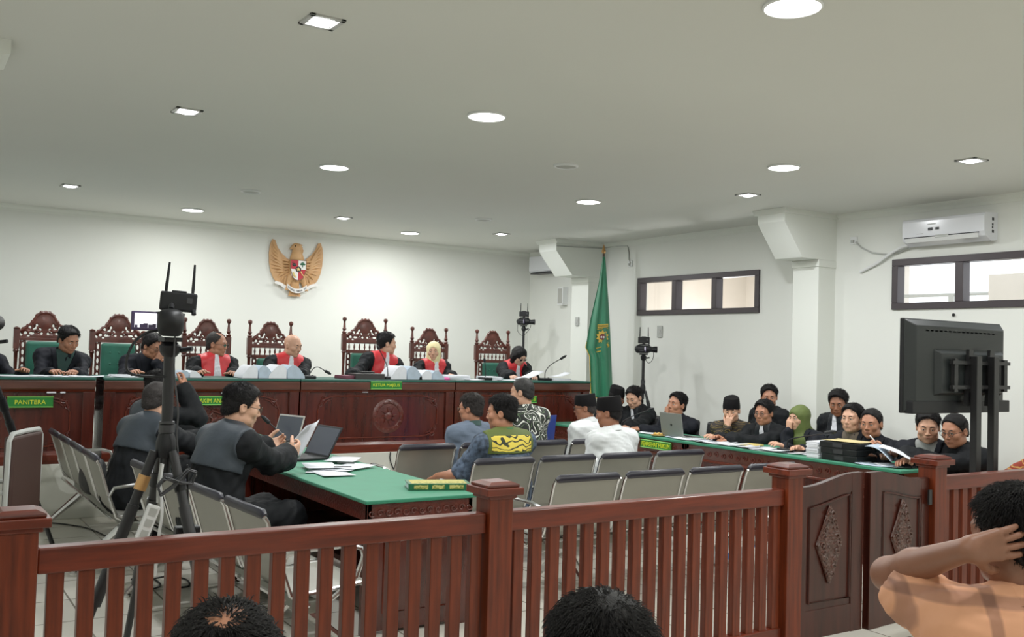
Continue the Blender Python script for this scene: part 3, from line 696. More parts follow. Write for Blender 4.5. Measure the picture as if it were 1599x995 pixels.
for p, w, lab in (((81, 612.5), .075, 'white paper sticker on the bench above the PANITERA sign'), ((99, 612.5), .04, 'smaller white paper sticker above the PANITERA sign'), ((352, 613.5), .06, 'white paper sticker behind the head of the reading prosecutor'), ((572, 611.5), .065, 'white paper sticker below the KETUA MAJELIS sign')):
    q = bz(p); MB().bb(-w/2, w/2, -.003, .02, -.011, .011).build('paper_sticker', PAPER, label=lab, cat='sticker', loc=(q.x, YBN+.006, q.z))
# ================================================================ CARVED CHAIRS
def crest_field(w):
    F = Field(.0065); y = 0
    hh = .27
    def top(x): 
        u = abs(x)/(w/2)
        return .06+.20*math.exp(-(u/.47)**4)*(1-.25*u*u)+.05*math.exp(-((u-.62)/.2)**2)
    n = 26
    for i in range(n):   # outline bead
        x0, x1 = -w/2+w*i/n, -w/2+w*(i+1)/n
        F.cap((x0, 0, top(x0)), (x1, 0, top(x1)), .014, k=.006)
    for i in range(13):
        x = -w/2*.95+w*.95*i/12; F.ell((x, 0, top(x)+.012), (.016, .012, .014), k=.008)
    m_ = 44
    for i in range(m_):   # solid carved slab under the outline
        x = -w/2+w*(i+.5)/m_; z1 = top(x)-.004
        F.box((x, .002, (z1-.02)/2), (w/m_/2+.003, .003, max(.006, (z1+.02)/2-.004)), rd=.004, k=.003)
    rs = random.Random(4)
    for s in (1, -1):   # pierced openings
        for (cx, cz, rx, rz_) in ((.095, .1, .016, .03), (.14, .1, .014, .024), (.12, .045, .024, .012), (.18, .05, .02, .014), (.06, .05, .018, .012), (.1, .17, .012, .022), (.215, .035, .012, .018), (.175, .09, .013, .013), (.045, .085, .012, .016), (.085, .21, .012, .016), (.155, .13, .01, .014), (.2, .08, .01, .01), (.03, .045, .012, .012), (.09, .055, .01, .012), (.075, .13, .01, .014), (.15, .02, .014, .008)):
            cx *= w/.5
            if cz < top(cx)-.02: F.ell((s*cx, 0, cz), (rx, .05, rz_), k=.004, op='s')
    F.ell((0, -.006, .155), (.066, .02, .072), k=.01)
    for s in (1, -1):
        for (cx, cz, r) in ((.115, .12, .036), (.155, .07, .034), (.1, .2, .026), (.21, .055, .026), (.06, .06, .03), (.13, .165, .022), (.09, .06, .024)):
            cx *= w/.5
            if cz > top(cx)+.01: continue
            for k in range(9):
                a0, a1 = k*.55, (k+1)*.55; r0, r1 = r*(1-.07*k), r*(1-.07*(k+1))
                F.cap((s*(cx+r0*math.cos(a0)), -.008, cz+r0*math.sin(a0)), (s*(cx+r1*math.cos(a1)), -.008, cz+r1*math.sin(a1)), .0085, k=.004)
    for k in range(7):
        a = 2*PI*k/7; F.ell((.04*math.cos(a), -.018, .155+.045*math.sin(a)), (.016, .012, .016), k=.006)
    return F.mesh()
def carved_chair(lab, kind, W, H):
    """H: height of the post shoulder; kind 'judge' has finials and a spindle row"""
    t = thing('carved_chair', lab, 'chair', group='carved high-back court chairs'); jd = kind == 'judge'
    yb = -.26   # local +y is the sitter's front
    for s in (1, -1):
        x = s*(W/2-.024)
        pr = [(.024, 0), (.028, .4), (.022, .5), (.02, H-.62), (.028, H-.58), (.02, H-.55), (.016, H-.4), (.02, H-.24), (.03, H-.22), (.02, H-.2)]
        m = MB().lathe(pr, (x, yb, 0), 10).bb(x-.028, x+.028, yb-.024, yb+.024, H-.2, H)
        if jd: m.lathe([(.024, H), (.03, H+.02), (.016, H+.035), (.026, H+.06), (.018, H+.075), (.013, H+.13), (.012, H+.15), (.024, H+.165), (.028, H+.182), (.022, H+.2), (.004, H+.208)], (x, yb, 0), 10)
        else: m.lathe([(.03, H), (.032, H+.012), (.02, H+.02), (.004, H+.026)], (x, yb, 0), 10)
        m.build('back_post', WOODCH, t)
        MB().lathe([(.02, 0), (.03, .05), (.024, .2), (.034, .36), (.034, .42), (.02, .45), (.026, .55), (.022, .64)], (x, .24, 0), 10).build('front_leg', WOODCH, t)
        MB().tube([(x, yb, .66), (x, 0, .67), (x, .2, .68), (x*1.02, .29, .66), (x*1.02, .3, .63)], [.02, .024, .028, .03, .02], 8).build('armrest', WOODCH, t)
        # carved side slat beside the upholstery
        F = Field(.007); zc0, zc1 = .55, H-.12-(.12 if jd else 0)
        xs = s*(W/2-.085); n = 7
        for i in range(n):
            z_ = zc0+(zc1-zc0)*(i+.5)/n; r = (zc1-zc0)/n*.5
            for k in range(7):
                a0, a1 = k*PI*2/7, (k+1)*PI*2/7; F.cap((xs+.02*math.cos(a0), yb, z_+r*math.sin(a0)), (xs+.02*math.cos(a1), yb, z_+r*math.sin(a1)), .008, k=.004)
        F.cap((s*(W/2-.062), yb, zc0), (s*(W/2-.062), yb, zc1), .007).cap((s*(W/2-.108), yb, zc0), (s*(W/2-.108), yb, zc1), .007)
        field_obj('side_slat', [F.mesh()], WOODCH, t)
    V, Fc, Mi = crest_field(W-.06); V = V+np.array((0, yb, H-.085)); field_obj('crest', [(V, Fc, Mi)], WOODCH, t)
    for za, zb_ in [(H-.115, H-.085), (.46, .56)]+([(H-.235, H-.195)] if jd else []): MB().bb(-W/2+.05, W/2-.05, yb-.015, yb+.015, za, zb_).build('cross_rail', WOODCH, t, bevel=.003)
    if jd:
        n = 7
        for i in range(n):
            x = -W/2+.06+(W-.12)*(i+.5)/n
            MB().lathe([(.012, 0), (.007, .012), (.014, .035), (.01, .06), (.006, .07), (.012, .08)], (x, yb, H-.197), 8).build('spindle', WOODCH, t)
    zt = H-.235 if jd else H-.12
    MB().bb(-W/2+.11, W/2-.11, yb-.02, yb+.055, .52, zt).build('back_cushion', GREENV, t, bevel=.03, seg=3)
    m = MB()
    for i in range(3):
        for j in range(4): m.ball((-W/2+.2+(W-.4)*i/2, yb+.056, .62+(zt-.72)*j/3), (.01, .006, .01), 8, 5)
    m.build('button', GREENV, t)
    MB().bb(-W/2+.03, W/2-.03, -.25, .27, .4, .44).build('seat_frame', WOODCH, t, bevel=.006); MB().bb(-W/2+.045, W/2-.045, -.23, .26, .43, .49).build('seat_cushion', GREENV, t, bevel=.025, seg=3)
    return t
CY = 11.0
def chx(px): return AY(px, 520, CY-.26+.02).x
YC = 10.74
cj = None; cc = None
specs = [(70, 'clerk', 'carved chair without finials behind the clerk at the PANITERA sign', .57), (185, 'clerk', 'carved chair without finials behind the clerk covering his mouth', .57),
         (323, 'judge', 'carved judge chair behind the judge in glasses and red bands', .55), (422.5, 'judge', 'carved judge chair behind the bald judge', .55), (670.5, 'judge', 'carved judge chair behind the woman in the yellow headscarf', .55), (769.5, 'judge', 'carved judge chair nearest the far tripod camera', .55)]
for px, kd, lab, W in specs:
    x = AY(px, 520, CY).x
    if kd == 'clerk':
        if cc is None: c = cc = carved_chair(lab, 'clerk', .57, 1.2)
        else: c = dup(cc, label=lab)
    else:
        if cj is None: c = cj = carved_chair(lab, 'judge', .54, 1.185)
        else: c = dup(cj, label=lab)
    c.location = (x, CY-.26, PZ); c.rotation_euler = (0, 0, PI)
c = carved_chair('tallest carved chair, of the presiding judge above the KETUA MAJELIS sign', 'judge', .6, 1.27); c.location = (AY(570, 520, CY).x, CY-.26, PZ); c.rotation_euler = (0, 0, PI)
# ================================================================ STEEL BENCHES
PITCH_ = .575
def seat_prof():
    pts = [(-.13, .795), (-.115, .775), (-.085, .68), (-.045, .55), (-.015, .46), (.01, .425), (.05, .41), (.12, .41), (.25, .418), (.38, .43), (.43, .428), (.455, .41), (.46, .38)]
    return pts
def steel_bench(lab, n, arms=True):
    t = thing('steel_bench', lab, 'waiting bench', group='perforated steel waiting benches')
    P = seat_prof(); s0 = None; d0 = None; f0 = None
    for i in range(n):
        x = (i+.5)*PITCH_; w = .26
        if i == 0:
            s0 = MB().strip(P, (-w, w), .006).build('seat', STEEL, t); s0.location.x = x
            m = MB()
            for sx in (-w, w): m.tube([(sx, p[0], p[1]) for p in P], .0105, 6)
            m.tube([(-w, P[0][0], P[0][1]), (w, P[0][0], P[0][1])], .0105, 6)
            m.tube([(-w, -.02, .395), (w, -.02, .395)], .012, 6).tube([(-w, .3, .4), (w, .3, .4)], .012, 6)
            f0 = m.build('seat_frame', CHROME, t); f0.location.x = x
            d0 = MB().tube([(-w+.005, -.128, .8), (-w+.03, -.13, .81), (w-.03, -.13, .81), (w-.005, -.128, .8)], [.016, .026, .026, .016], 10, flat=.8).build('head_pad', PAD, t); d0.location.x = x
        else:
            for o in (s0, f0, d0): c = o.copy(); COL.objects.link(c); c.parent = t; c.location.x = x
    L_ = n*PITCH_
    MB().bb(.02, L_-.02, .08, .16, .315, .375).build('beam', STEELB, t, bevel=.004)
    for x in ((.3, L_-.3) if n > 2 else (.25, L_-.25)):
        m = MB().tube([(x, -.2, .02), (x, -.1, .12), (x, .06, .26), (x, .12, .32)], [.018, .022, .03, .034], 8).tube([(x, .5, .02), (x, .4, .1), (x, .2, .26), (x, .12, .32)], [.018, .022, .03, .034], 8)
        m.lathe([(.03, 0), (.03, .012), (.012, .02)], (x, -.2, 0), 10).lathe([(.03, 0), (.03, .012), (.012, .02)], (x, .5, 0), 10); m.build('leg', CHROME, t)
    a0 = None
    for i in range(n+1):
        x = i*PITCH_
        if not arms and 0 < i < n: continue
        if a0 is None:
            a0 = MB().tube([(0, .1, .36), (0, .0, .42), (0, -.05, .56), (0, -.02, .615), (0, .1, .63), (0, .3, .63), (0, .37, .61), (0, .385, .57), (0, .35, .47), (0, .22, .38), (0, .14, .36)], .0125, 7).build('armrest', CHROME, t); a0.location.x = x
        else: c = a0.copy(); COL.objects.link(c); c.parent = t; c.location.x = x
    return t
def place_b(o, back0, ang):   # back0: world position of the back-top at local x=0 ; ang: direction of local x
    lx, ly = math.cos(ang), math.sin(ang); fx, fy = -math.sin(ang), math.cos(ang)
    o.location = (back0[0]+.13*fx, back0[1]+.13*fy, 0); o.rotation_euler = (0, 0, ang)
R1 = steel_bench('farthest crosswise steel bench, seating the men in blue-grey shirt and black-white batik', 4, False); place_b(R1, (3.44, 6.98), 0)
R2 = dup(R1, label='middle crosswise steel bench, with the batik man in blue and yellow at its end'); place_b(R2, (3.52, 5.93), 0)
R3 = dup(R1, label='empty crosswise steel bench closest to the railing'); place_b(R3, (3.55, 4.97), 0)
A1 = dup(R1, label='lengthwise steel bench behind the two farther prosecutors'); place_b(A1, (1.2, 9.2), -PI/2)
A2 = dup(R1, label='lengthwise steel bench beside the tall tripod, behind the reading prosecutor')
d = Vector((1.53-1.37, 4.3-6.72)); place_b(A2, (1.37, 6.72), math.atan2(d.y, d.x))
# ================================================================ TABLES
def green_table(lab, x0, x1, y0, y1, h, open_side=True):
    t = thing('green_topped_table', lab, 'table', (x0, y0, 0), group='green-topped prosecution tables'); w, l = x1-x0, y1-y0
    MB().bb(-.02, w+.02, -.02, l+.02, h-.022, h).build('green_top', GREENC, t, bevel=.006)
    m = MB().bb(0, w, 0, .03, h-.12, h-.022).bb(0, w, l-.03, l, h-.12, h-.022).bb(0, .03, 0, l, h-.12, h-.022).bb(w-.03, w, 0, l, h-.12, h-.022); m.build('carved_apron', WOODC, t, bevel=.004)
    m = MB()
    k = int(w/.05)
    for i in range(k): scroll(m, ((i+.5)*w/k, h-.075), .022, 1.2, .006, 14, 1 if i % 2 else -1, 0, -.003)
    m.build('apron_scrolls', WOODC, t)
    MB().bb(.02, w-.01, .02, .05, .02, h-.12).build('end_panel', WOODB, t); MB().bb(.02, w-.01, l-.05, l-.02, .02, h-.12).build('end_panel', WOODB, t)
    MB().bb(w-.04, w-.01, .05, l-.05, .06, h-.12).build('front_panel', WOODB, t)
    MB().bb(.1, w-.04, .05, l-.05, .3, .33).build('shelf', WOODD, t)
    m = MB(); m.tube([(.12, -.0, .12), (w-.12, -.0, .12), (w-.12, 0, h-.2), (.12, 0, h-.2)], .008, 6, closed=True, T=Matrix.Translation((0, .018, 0))); m.build('panel_moulding', WOODX, t)
    for x in (.03, w-.03):
        for y in (.04, l-.04): MB().bb(x-.03, x+.03, y-.03, y+.03, 0, h-.12).build('leg', WOODB, t)
    return t
TH = .76
T1 = green_table('green-topped prosecution table nearest the railing, with loose papers and a green book', 2.27, 2.95, 4.94, 7.18, TH)
T2 = green_table('green-topped prosecution table end with the laptops, closest to the judges bench', 2.27, 2.95, 7.23, 8.95, TH)
# defence desk: two linked units
DH, DX = .78, 6.56
def defence(lab, y0, y1):
    t = thing('defence_desk', lab, 'desk', (DX, y0, 0)); w, l = .58, y1-y0
    MB().bb(-.02, w, -.01, l+.01, DH-.024, DH).build('green_top', GREENC, t, bevel=.005)
    MB().bb(0, .03, 0, l, DH-.15, DH-.024).build('frieze', WOODF, t, bevel=.004); MB().bb(.01, .035, 0, l, .06, DH-.15).build('front_panel', WOODB, t)
    MB().prism([(.0, DH-.15), (-.008, DH-.155), (-.004, DH-.17), (.015, DH-.178), (.015, DH-.15)], 0, l, 'y').build('moulding', WOODX, t)
    for y in (0, l-.04): MB().bb(.0, w-.03, y, y+.04, 0, DH-.024).build('side_panel', WOODB, t)
    m = MB(); k = int(l/.09)
    for i in range(k):
        c = ((i+.5)*l/k, DH-.088); pts = []
        for j in range(15): q = j/14; rr = .03*(1-.8*q); a = 2*PI*1.2*q*(1 if i % 2 else -1); pts.append((-.003, c[0]+rr*math.cos(a), c[1]+rr*math.sin(a)))
        m.tube(pts, .006, 5)
    m.build('frieze_carving', WOODC, t)
    m = MB()
    for yy0, yy1 in ((.15, l/2-.08), (l/2+.08, l-.15)): m.tube([(.006, yy0, .15), (.006, yy1, .15), (.006, yy1, DH-.25), (.006, yy0, DH-.25)], .009, 6, closed=True)
    m.build('panel_moulding', WOODX, t); MB().bb(-.01, .04, 0, l, 0, .07).build('plinth', WOODX, t, bevel=.003)
    return t
D1 = defence('defence desk unit with the PENASEHAT HUKUM sign', 6.98, 9.34); D2 = defence('defence desk unit with the stacked black binders, nearer the gate', 4.58, 6.96)
q0, q1 = AX(1000, 692, DX-.02), AX(1047, 701, DX-.02)
t = sign('PENASEHAT HUKUM', 0, 0, abs(q0.y-q1.y), .075, 'green sign reading PENASEHAT HUKUM on the defence desk', y=0, tw=.92, th=.62)
t.location = (DX-.012, (q0.y+q1.y)/2, DH-.078); t.rotation_euler = (0, 0, -PI/2)
# ================================================================ MONITOR ON STAND
MY = 4.0
a, bq = AY(1417, 495, MY), AY(1422, 648, MY); w_ = AY(1568, 560, MY).x-a.x; x0 = a.x; zt, zb = a.z-.005, bq.z+.01
t = thing('monitor_on_stand', 'large flat monitor seen from behind on a two-post floor stand', 'monitor', (x0, MY, 0)); h = zt-zb
MB().bb(0, w_, .03, .06, zb, zt).build('screen_frame', BLACKP, t, bevel=.008)
MB().loft([[(0.005, .03, zb+.005), (w_-.005, .03, zb+.005), (w_-.005, .03, zt-.005), (.005, .03, zt-.005)], [(.06, -.03, zb+.07), (w_-.06, -.03, zb+.07), (w_-.06, -.03, zt-.05), (.06, -.03, zt-.05)]]).build('back_shell', MONB, t, bevel=.006)
MB().loft([[(w_*.22, -.028, zb+.12), (w_*.92, -.028, zb+.12), (w_*.92, -.028, zt-.2), (w_*.22, -.028, zt-.2)], [(w_*.25, -.07, zb+.14), (w_*.89, -.07, zb+.14), (w_*.89, -.07, zt-.235), (w_*.25, -.07, zt-.235)]]).build('back_bulge', MONB, t, bevel=.006)
m = MB()
for i in range(16): m.bb(w_*(.14+.045*i), w_*(.14+.045*i+.03), -.03, -.026, zt-.085, zt-.075)
m.build('vent_slots', BLACKP, t)
MB().bb(0.02, w_+.02, -.035, .03, zb-.002, zb+.085).build('speaker_bar', BLACKP, t, bevel=.006)
m = MB()
for x in (.5, .72): m.prism([(w_*x-.02, zt-.2), (w_*x+.03, zt-.2), (w_*x+.05, zb+.05), (w_*x-.05, zb+.05)], -.1, -.075, 'y')
for z_ in (zb+.34, zb+.17): m.bb(w_*.3, w_*.9, -.115, -.09, z_, z_+.025)
for x in (.34, .5, .72, .86): m.bb(w_*x-.02, w_*x+.02, -.11, -.085, zb+.15, zb+.38)
m.build('mounting_bracket', BLACKM, t)
pxs = (AY(1522, 700, MY-.13).x-x0, AY(1549, 700, MY-.13).x-x0)
for x in pxs: MB().bb(x-.03, x+.03, -.16, -.11, .05, zb+.4).build('stand_post', BLACKM, t, bevel=.004)
MB().bb(pxs[0]-.1, pxs[1]+.1, -.4, .1, .02, .06).build('stand_base', BLACKM, t, bevel=.006)
m = MB()
for x in (pxs[0]-.08, pxs[1]+.08):
    for y in (-.36, .06): m.ball((x, y, .02), .02)
m.build('caster', BLACKP, t); MB().bb(pxs[0], pxs[1], -.15, -.12, .6, .66).build('cross_bar', BLACKM, t)
# ================================================================ PEOPLE
def skin(name, c): 
    return mat(name, c, .48, var=.06, vscale=25, bump=.03, bscale=200)
SK = [skin('skin_tan', (176, 120, 92)), skin('skin_light', (206, 156, 128)), skin('skin_brown', (150, 98, 72)), skin('skin_fair', (216, 170, 146)), skin('skin_deep', (132, 86, 64))]
LIPS = mat('lips', (164, 104, 86), .5); LIPD = mat('mouth_line', (92, 48, 42), .6); EYEW = mat('eye_white', (214, 208, 200), .3); IRIS = mat('eye_dark', (30, 22, 20), .3)
HB = mat('hair_black', (16, 14, 15), .55, var=.5, vscale=90, stretch=(3, 1, 1), bump=.5, bscale=170, spec=.2)
HG = mat('hair_greying', (46, 42, 41), .6, var=.5, vscale=110, bump=.5, bscale=170, spec=.2)
HS = mat('hair_shaved', (92, 72, 60), .6, var=.2, vscale=150)
ROBE = mat('robe_black', (19, 21, 24), .75, var=.3, vscale=7, bump=.7, bscale=9, spec=.18)
SUIT = mat('suit_black', (21, 23, 30), .75, var=.2, vscale=7, bump=.6, bscale=9, spec=.18)
SATIN = mat('satin_grey', (52, 59, 66), .55, var=.15, vscale=6, bump=.6, bscale=9, spec=.3)
SATINK = mat('satin_black', (28, 31, 36), .5, var=.15, vscale=6, bump=.5, bscale=9, spec=.3)
REDC = mat('red_satin', (208, 26, 36), .5, var=.12, vscale=9, bump=.08, bscale=20, sheen=.2)
WHC = mat('white_cloth', (226, 228, 236), .75, var=.03, vscale=10, bump=.12, bscale=16)
PEC = mat('peci_velvet', (13, 12, 14), .8, spec=.15)
TROU = mat('trousers_dark', (32, 33, 38), .8, bump=.08, bscale=20)
SKD = 0
SHOE = mat('shoe_black', (18, 17, 17), .35)
BLUES = mat('shirt_blue_grey', (98, 112, 132), .75, var=.1, vscale=8, bump=.6, bscale=9)
WHS = mat('shirt_white', (226, 230, 232), .75, var=.02, vscale=8, bump=.6, bscale=8)
OLIVE = mat('cloth_olive', (150, 160, 118), .8, bump=.1, bscale=16); HIJG = mat('headscarf_green', (86, 100, 46), .75, var=.1, vscale=9, bump=.12, bscale=14); HIJY = mat('headscarf_yellow', (236, 222, 168), .75, var=.06, vscale=9, bump=.1, bscale=14)
DSHIRT = mat('shirt_dark_green', (38, 66, 62), .75); YELT = mat('cloth_yellow_green', (190, 196, 40), .75)
GOLDF = mat('frame_metal', (60, 56, 54), .3, metal=.6); LENS = GLS
def pattern(name, base, cols, scale, kind, dist=6., thr=(.44, .5, .6), bump=.1):
    m = mat(name, base, .72); N, L, b = nodes_of(m)
    tc = N.new('ShaderNodeTexCoord')
    w = N.new('ShaderNodeTexWave'); w.wave_type = kind; w.inputs['Scale'].default_value = scale; w.inputs['Distortion'].default_value = dist; w.inputs['Detail'].default_value = 1.5; w.inputs['Detail Scale'].default_value = 1.2
    L.new(tc.outputs['Object'], w.inputs['Vector'])
    r = N.new('ShaderNodeValToRGB'); r.color_ramp.interpolation = 'LINEAR'
    e = r.color_ramp.elements; e[0].position = thr[0]; e[0].color = (*s2l(base), 1); e[1].position = thr[1]; e[1].color = (*s2l(cols[0]), 1)
    for p, c in zip(thr[2:], cols[1:]+[base]*3): q = e.new(p); q.color = (*s2l(c), 1)
    L.new(w.outputs['Fac'], r.inputs[0]); L.new(r.outputs[0], b.inputs['Base Color'])
    return m
BWB = mat('batik_black_white', (24, 26, 26), .72); N, L, b = nodes_of(BWB)
tc = N.new('ShaderNodeTexCoord'); nz = N.new('ShaderNodeTexNoise'); nz.inputs['Scale'].default_value = 6.5; nz.inputs['Detail'].default_value = .6; nz.inputs['Distortion'].default_value = .9
L.new(tc.outputs['Object'], nz.inputs['Vector']); mu = N.new('ShaderNodeMath'); mu.operation = 'MULTIPLY'; mu.inputs[1].default_value = 9; L.new(nz.outputs['Fac'], mu.inputs[0])
fr = N.new('ShaderNodeMath'); fr.operation = 'FRACT'; L.new(mu.outputs[0], fr.inputs[0]); r = N.new('ShaderNodeValToRGB'); e = r.color_ramp.elements
e[0].position = .33; e[0].color = (*s2l((22, 25, 24)), 1); e[1].position = .38; e[1].color = (*s2l((232, 234, 224)), 1)
for p_, c_ in ((.51, (232, 234, 224)), (.56, (22, 25, 24)), (.9, (22, 25, 24)), (.94, (120, 150, 104)), (.99, (22, 25, 24))): q = e.new(p_); q.color = (*s2l(c_), 1)
L.new(fr.outputs[0], r.inputs[0]); L.new(r.outputs[0], b.inputs['Base Color'])
YLB = pattern('batik_yellow', (226, 202, 72), [(36, 42, 26), (36, 42, 26)], 9, 'RINGS', 11, (.74, .8, .95))
BLB = mat('batik_blue_grey', (66, 80, 100), .8, var=.75, vscale=26, bump=.1, bscale=16)
BRB = pattern('batik_brown_gold', (38, 30, 24), [(150, 124, 60), (120, 100, 50)], 7, 'RINGS', 8, (.5, .6, .72, .8))
CHECK = mat('plaid_orange', (206, 138, 98), .8)
N, L, b = nodes_of(CHECK)
tc = N.new('ShaderNodeTexCoord'); prev = None
for axis in ('X', 'Z'):
    w = N.new('ShaderNodeTexWave'); w.bands_direction = axis; w.inputs['Scale'].default_value = 1.9; w.inputs['Distortion'].default_value = .35; w.inputs['Phase Offset'].default_value = 1.1
    L.new(tc.outputs['Object'], w.inputs['Vector'])
    r = N.new('ShaderNodeValToRGB'); r.color_ramp.elements[0].position = .9; r.color_ramp.elements[0].color = (1, 1, 1, 1); r.color_ramp.elements[1].position = .96; r.color_ramp.elements[1].color = (.56, .55, .6, 1)
    L.new(w.outputs['Fac'], r.inputs[0]); mx = N.new('ShaderNodeMix'); mx.data_type = 'RGBA'; mx.blend_type = 'MULTIPLY'; mx.inputs[0].default_value = 1
    if prev is None: mx.inputs[6].default_value = (*s2l((222, 158, 120)), 1)
    else: L.new(prev.outputs[2], mx.inputs[6])
    L.new(r.outputs[0], mx.inputs[7]); prev = mx
L.new(prev.outputs[2], b.inputs['Base Color'])
nz = N.new('ShaderNodeTexNoise'); nz.inputs['Scale'].default_value = 11; L.new(tc.outputs['Object'], nz.inputs['Vector']); bp = N.new('ShaderNodeBump'); bp.inputs['Strength'].default_value = .2; bp.inputs['Distance'].default_value = .02
L.new(nz.outputs['Fac'], bp.inputs['Height']); L.new(bp.outputs[0], b.inputs['Normal'])

A3 = lambda *v: np.array(v, float)
def rotm(yaw, nod, tilt):
    a = Matrix.Rotation(yaw, 3, 'Z') @ Matrix.Rotation(-nod, 3, 'X') @ Matrix.Rotation(tilt, 3, 'Y')
    return np.array(a)
def unit(v): return v/max(np.linalg.norm(v), 1e-9)
def AF(px, py, f): return ray(px, py)*f+Vector((0, 0, CAMZ))

def person(label, head, face, look=None, lean=12, side=0, nod=8, tilt=0, twist=0, s=1., sk=0, hair='short', hairm=None, outfit='lawyer',
           LH=None, RH=None, floor=0., vf=.0055, glasses=False, peci=False, fat=0., jaw=1., mats=None, sleeve='long', legs=True, slv=(.84, .06, .068), hijab_drape=True, strands=0, name='person', beard=False):
    t = math.radians(face); X_ = A3(math.sin(t), -math.cos(t), 0); Y_ = A3(math.cos(t), math.sin(t), 0)
    look = face if look is None else look
    yaw = math.radians(look-face); Ln = math.radians(lean); Sd = math.radians(side)
    Rh = rotm(yaw, math.radians(nod), math.radians(tilt))
    dr = lambda a, k=1.: unit(A3(math.sin(Sd*k), math.sin(a), math.cos(a)))
    C = dr(.6*Ln)*.27*s; Nb = C+dr(1.15*Ln)*.215*s; Hd = Nb+dr(Ln, .6)*.055*s+Rh @ A3(0, .018, .108)*s
    Hw = A3(*head); base = Hw-(X_*Hd[0]+Y_*Hd[1]); base[2] = 0
    hz = Hw[2]-Hd[2]; H0 = A3(0, 0, hz); C = C+H0; Nb = Nb+H0; Hd = Hd+H0
    toL = lambda P: A3((A3(*P)-base) @ X_, (A3(*P)-base) @ Y_, P[2])
    u = dr(Ln); fw = unit(np.cross(A3(1, 0, 0), -u)*-1); fw = unit(A3(0, math.cos(Ln), -math.sin(Ln)))
    xr = unit(np.cross(fw, u)); tw = math.radians(twist)
    xs = xr*math.cos(tw)+fw*math.sin(tw)
    Rc = np.stack([xr, fw, u])   # rows: chest frame axes
    wS = .172*s*(1+.25*fat); Sh = {1: Nb-u*.05*s+xs*wS, -1: Nb-u*.05*s-xs*wS}
    hand = {}; arm = {}
    for sd, spec in ((1, RH), (-1, LH)):
        opt = {}
        if isinstance(spec, tuple) and isinstance(spec[-1], dict): opt = spec[1]; spec = spec[0]
        if spec is None: Wp = A3(sd*.12*s, .30*s, max(hz+.10, floor+.55)); opt.setdefault('n', (0, 0, -1))
        elif isinstance(spec, tuple) and spec[0] == 'h': Wp = Hd+Rh @ A3(*spec[1:])*s
        else: Wp = toL(spec)
        for kk in ('dir', 'n', 'pole'):
            if 'w'+kk in opt: wv = A3(*opt['w'+kk]); opt[kk] = (wv @ X_, wv @ Y_, wv[2])
        S0 = Sh[sd]; l1, l2 = .285*s, .25*s; v = Wp-S0; d = np.linalg.norm(v)
        if d > .985*(l1+l2): Wp = S0+v/d*.985*(l1+l2); d = .985*(l1+l2)
        a = (l1*l1-l2*l2+d*d)/(2*d); hh = math.sqrt(max(0, l1*l1-a*a)); dv = unit(Wp-S0)
        pv = A3(*opt.get('pole', (sd*.45, -.35, -1))); pv = unit(pv-dv*(pv @ dv)); El = S0+dv*a+pv*hh
        if 'elbow' in opt: El = toL(opt['elbow'])
        arm[sd] = (S0, El, Wp)
        fd = unit(Wp-El); dd = A3(*opt['dir']) if 'dir' in opt else fd+A3(0, 0, -.15)
        if opt.get('local_h'): dd = Rh @ dd
        dd = unit(dd); n = A3(*opt.get('n', (-sd*.25, 0, -1)))
        if opt.get('local_h'): n = Rh @ n
        n = unit(n-dd*(n @ dd)); hand[sd] = (Wp, dd, n, opt.get('curl', .35), opt.get('fan', 1.), opt.get('thumb', 0.))
    # ---- skin: head
    P = lambda x, y, z: Hd+Rh @ A3(x, y, z)*s
    RT = Rh.T
    def headF(vox):
        F = Field(vox); j = jaw
        F.ell(P(0, -.012, .03), A3(.077, .096, .086)*s, RT, .02).ell(P(0, .02, -.03), A3(.064*j, .068, .085)*s, RT, .03).ell(P(0, .03, -.076), A3(.049*j, .05, .04)*s, RT, .025)
        F.ell(P(0, .068, -.096), A3(.021, .016, .015)*s, RT, .02)
        for q in (1, -1):
            F.ell(P(q*.041*j, .058, -.022), A3(.026, .024, .026)*s, RT, .02); F.ell(P(q*.047*j, .01, -.07), A3(.022, .045, .03)*s, RT, .02)
        F.cap(P(-.036, .072, .025), P(.036, .072, .025), .013*s, k=.022)
        for q in (1, -1): F.ell(P(q*.031, .0965, .003), A3(.0175, .012, .0105)*s, RT, .013, 0, 's')
        F.cap(P(0, .084, .01), P(0, .1, -.027), .0075*s, .0108*s, .011)
        for q in (1, -1): F.ell(P(q*.0115, .0925, -.0325), A3(.0075, .0105, .007)*s, RT, .006)
        F.ell(P(0, .079, -.056), A3(.025, .0105, .014)*s, RT, .02)
        F.ell(P(0, .0888, -.0552), A3(.0215*j, .0058, .0038)*s, RT, .003, 0).ell(P(0, .0872, -.0638), A3(.0185*j, .0062, .0047)*s, RT, .003, 0)
        for q in (1, -1):
            F.cap(P(q*.0185, .0855, .0105), P(q*.031, .089, .0125), .0042*s, k=.004).cap(P(q*.031, .089, .0125), P(q*.0445, .079, .009), .0042*s, k=.004)
            F.cap(P(q*.0195, .083, -.0045), P(q*.043, .078, -.0035), .0038*s, k=.005)
            F.ell(P(q*.079, -.008, -.006), A3(.010, .02, .031)*s, RT, .008); F.ell(P(q*.088, -.002, -.004), A3(.006, .01, .017)*s, RT, .006, 0, 's')
        F.cap(P(0, -.022, -.06), Nb+u*.015, .053*s*(1+.15*fat), .058*s*(1+.2*fat), .025)
        F.ell(Nb-u*.02, A3(.1, .075, .05)*s, Rc, .03)
        if beard: F.ell(P(0, .088, -.047), A3(.024, .006, .004)*s, RT, .001, 3)
        return F
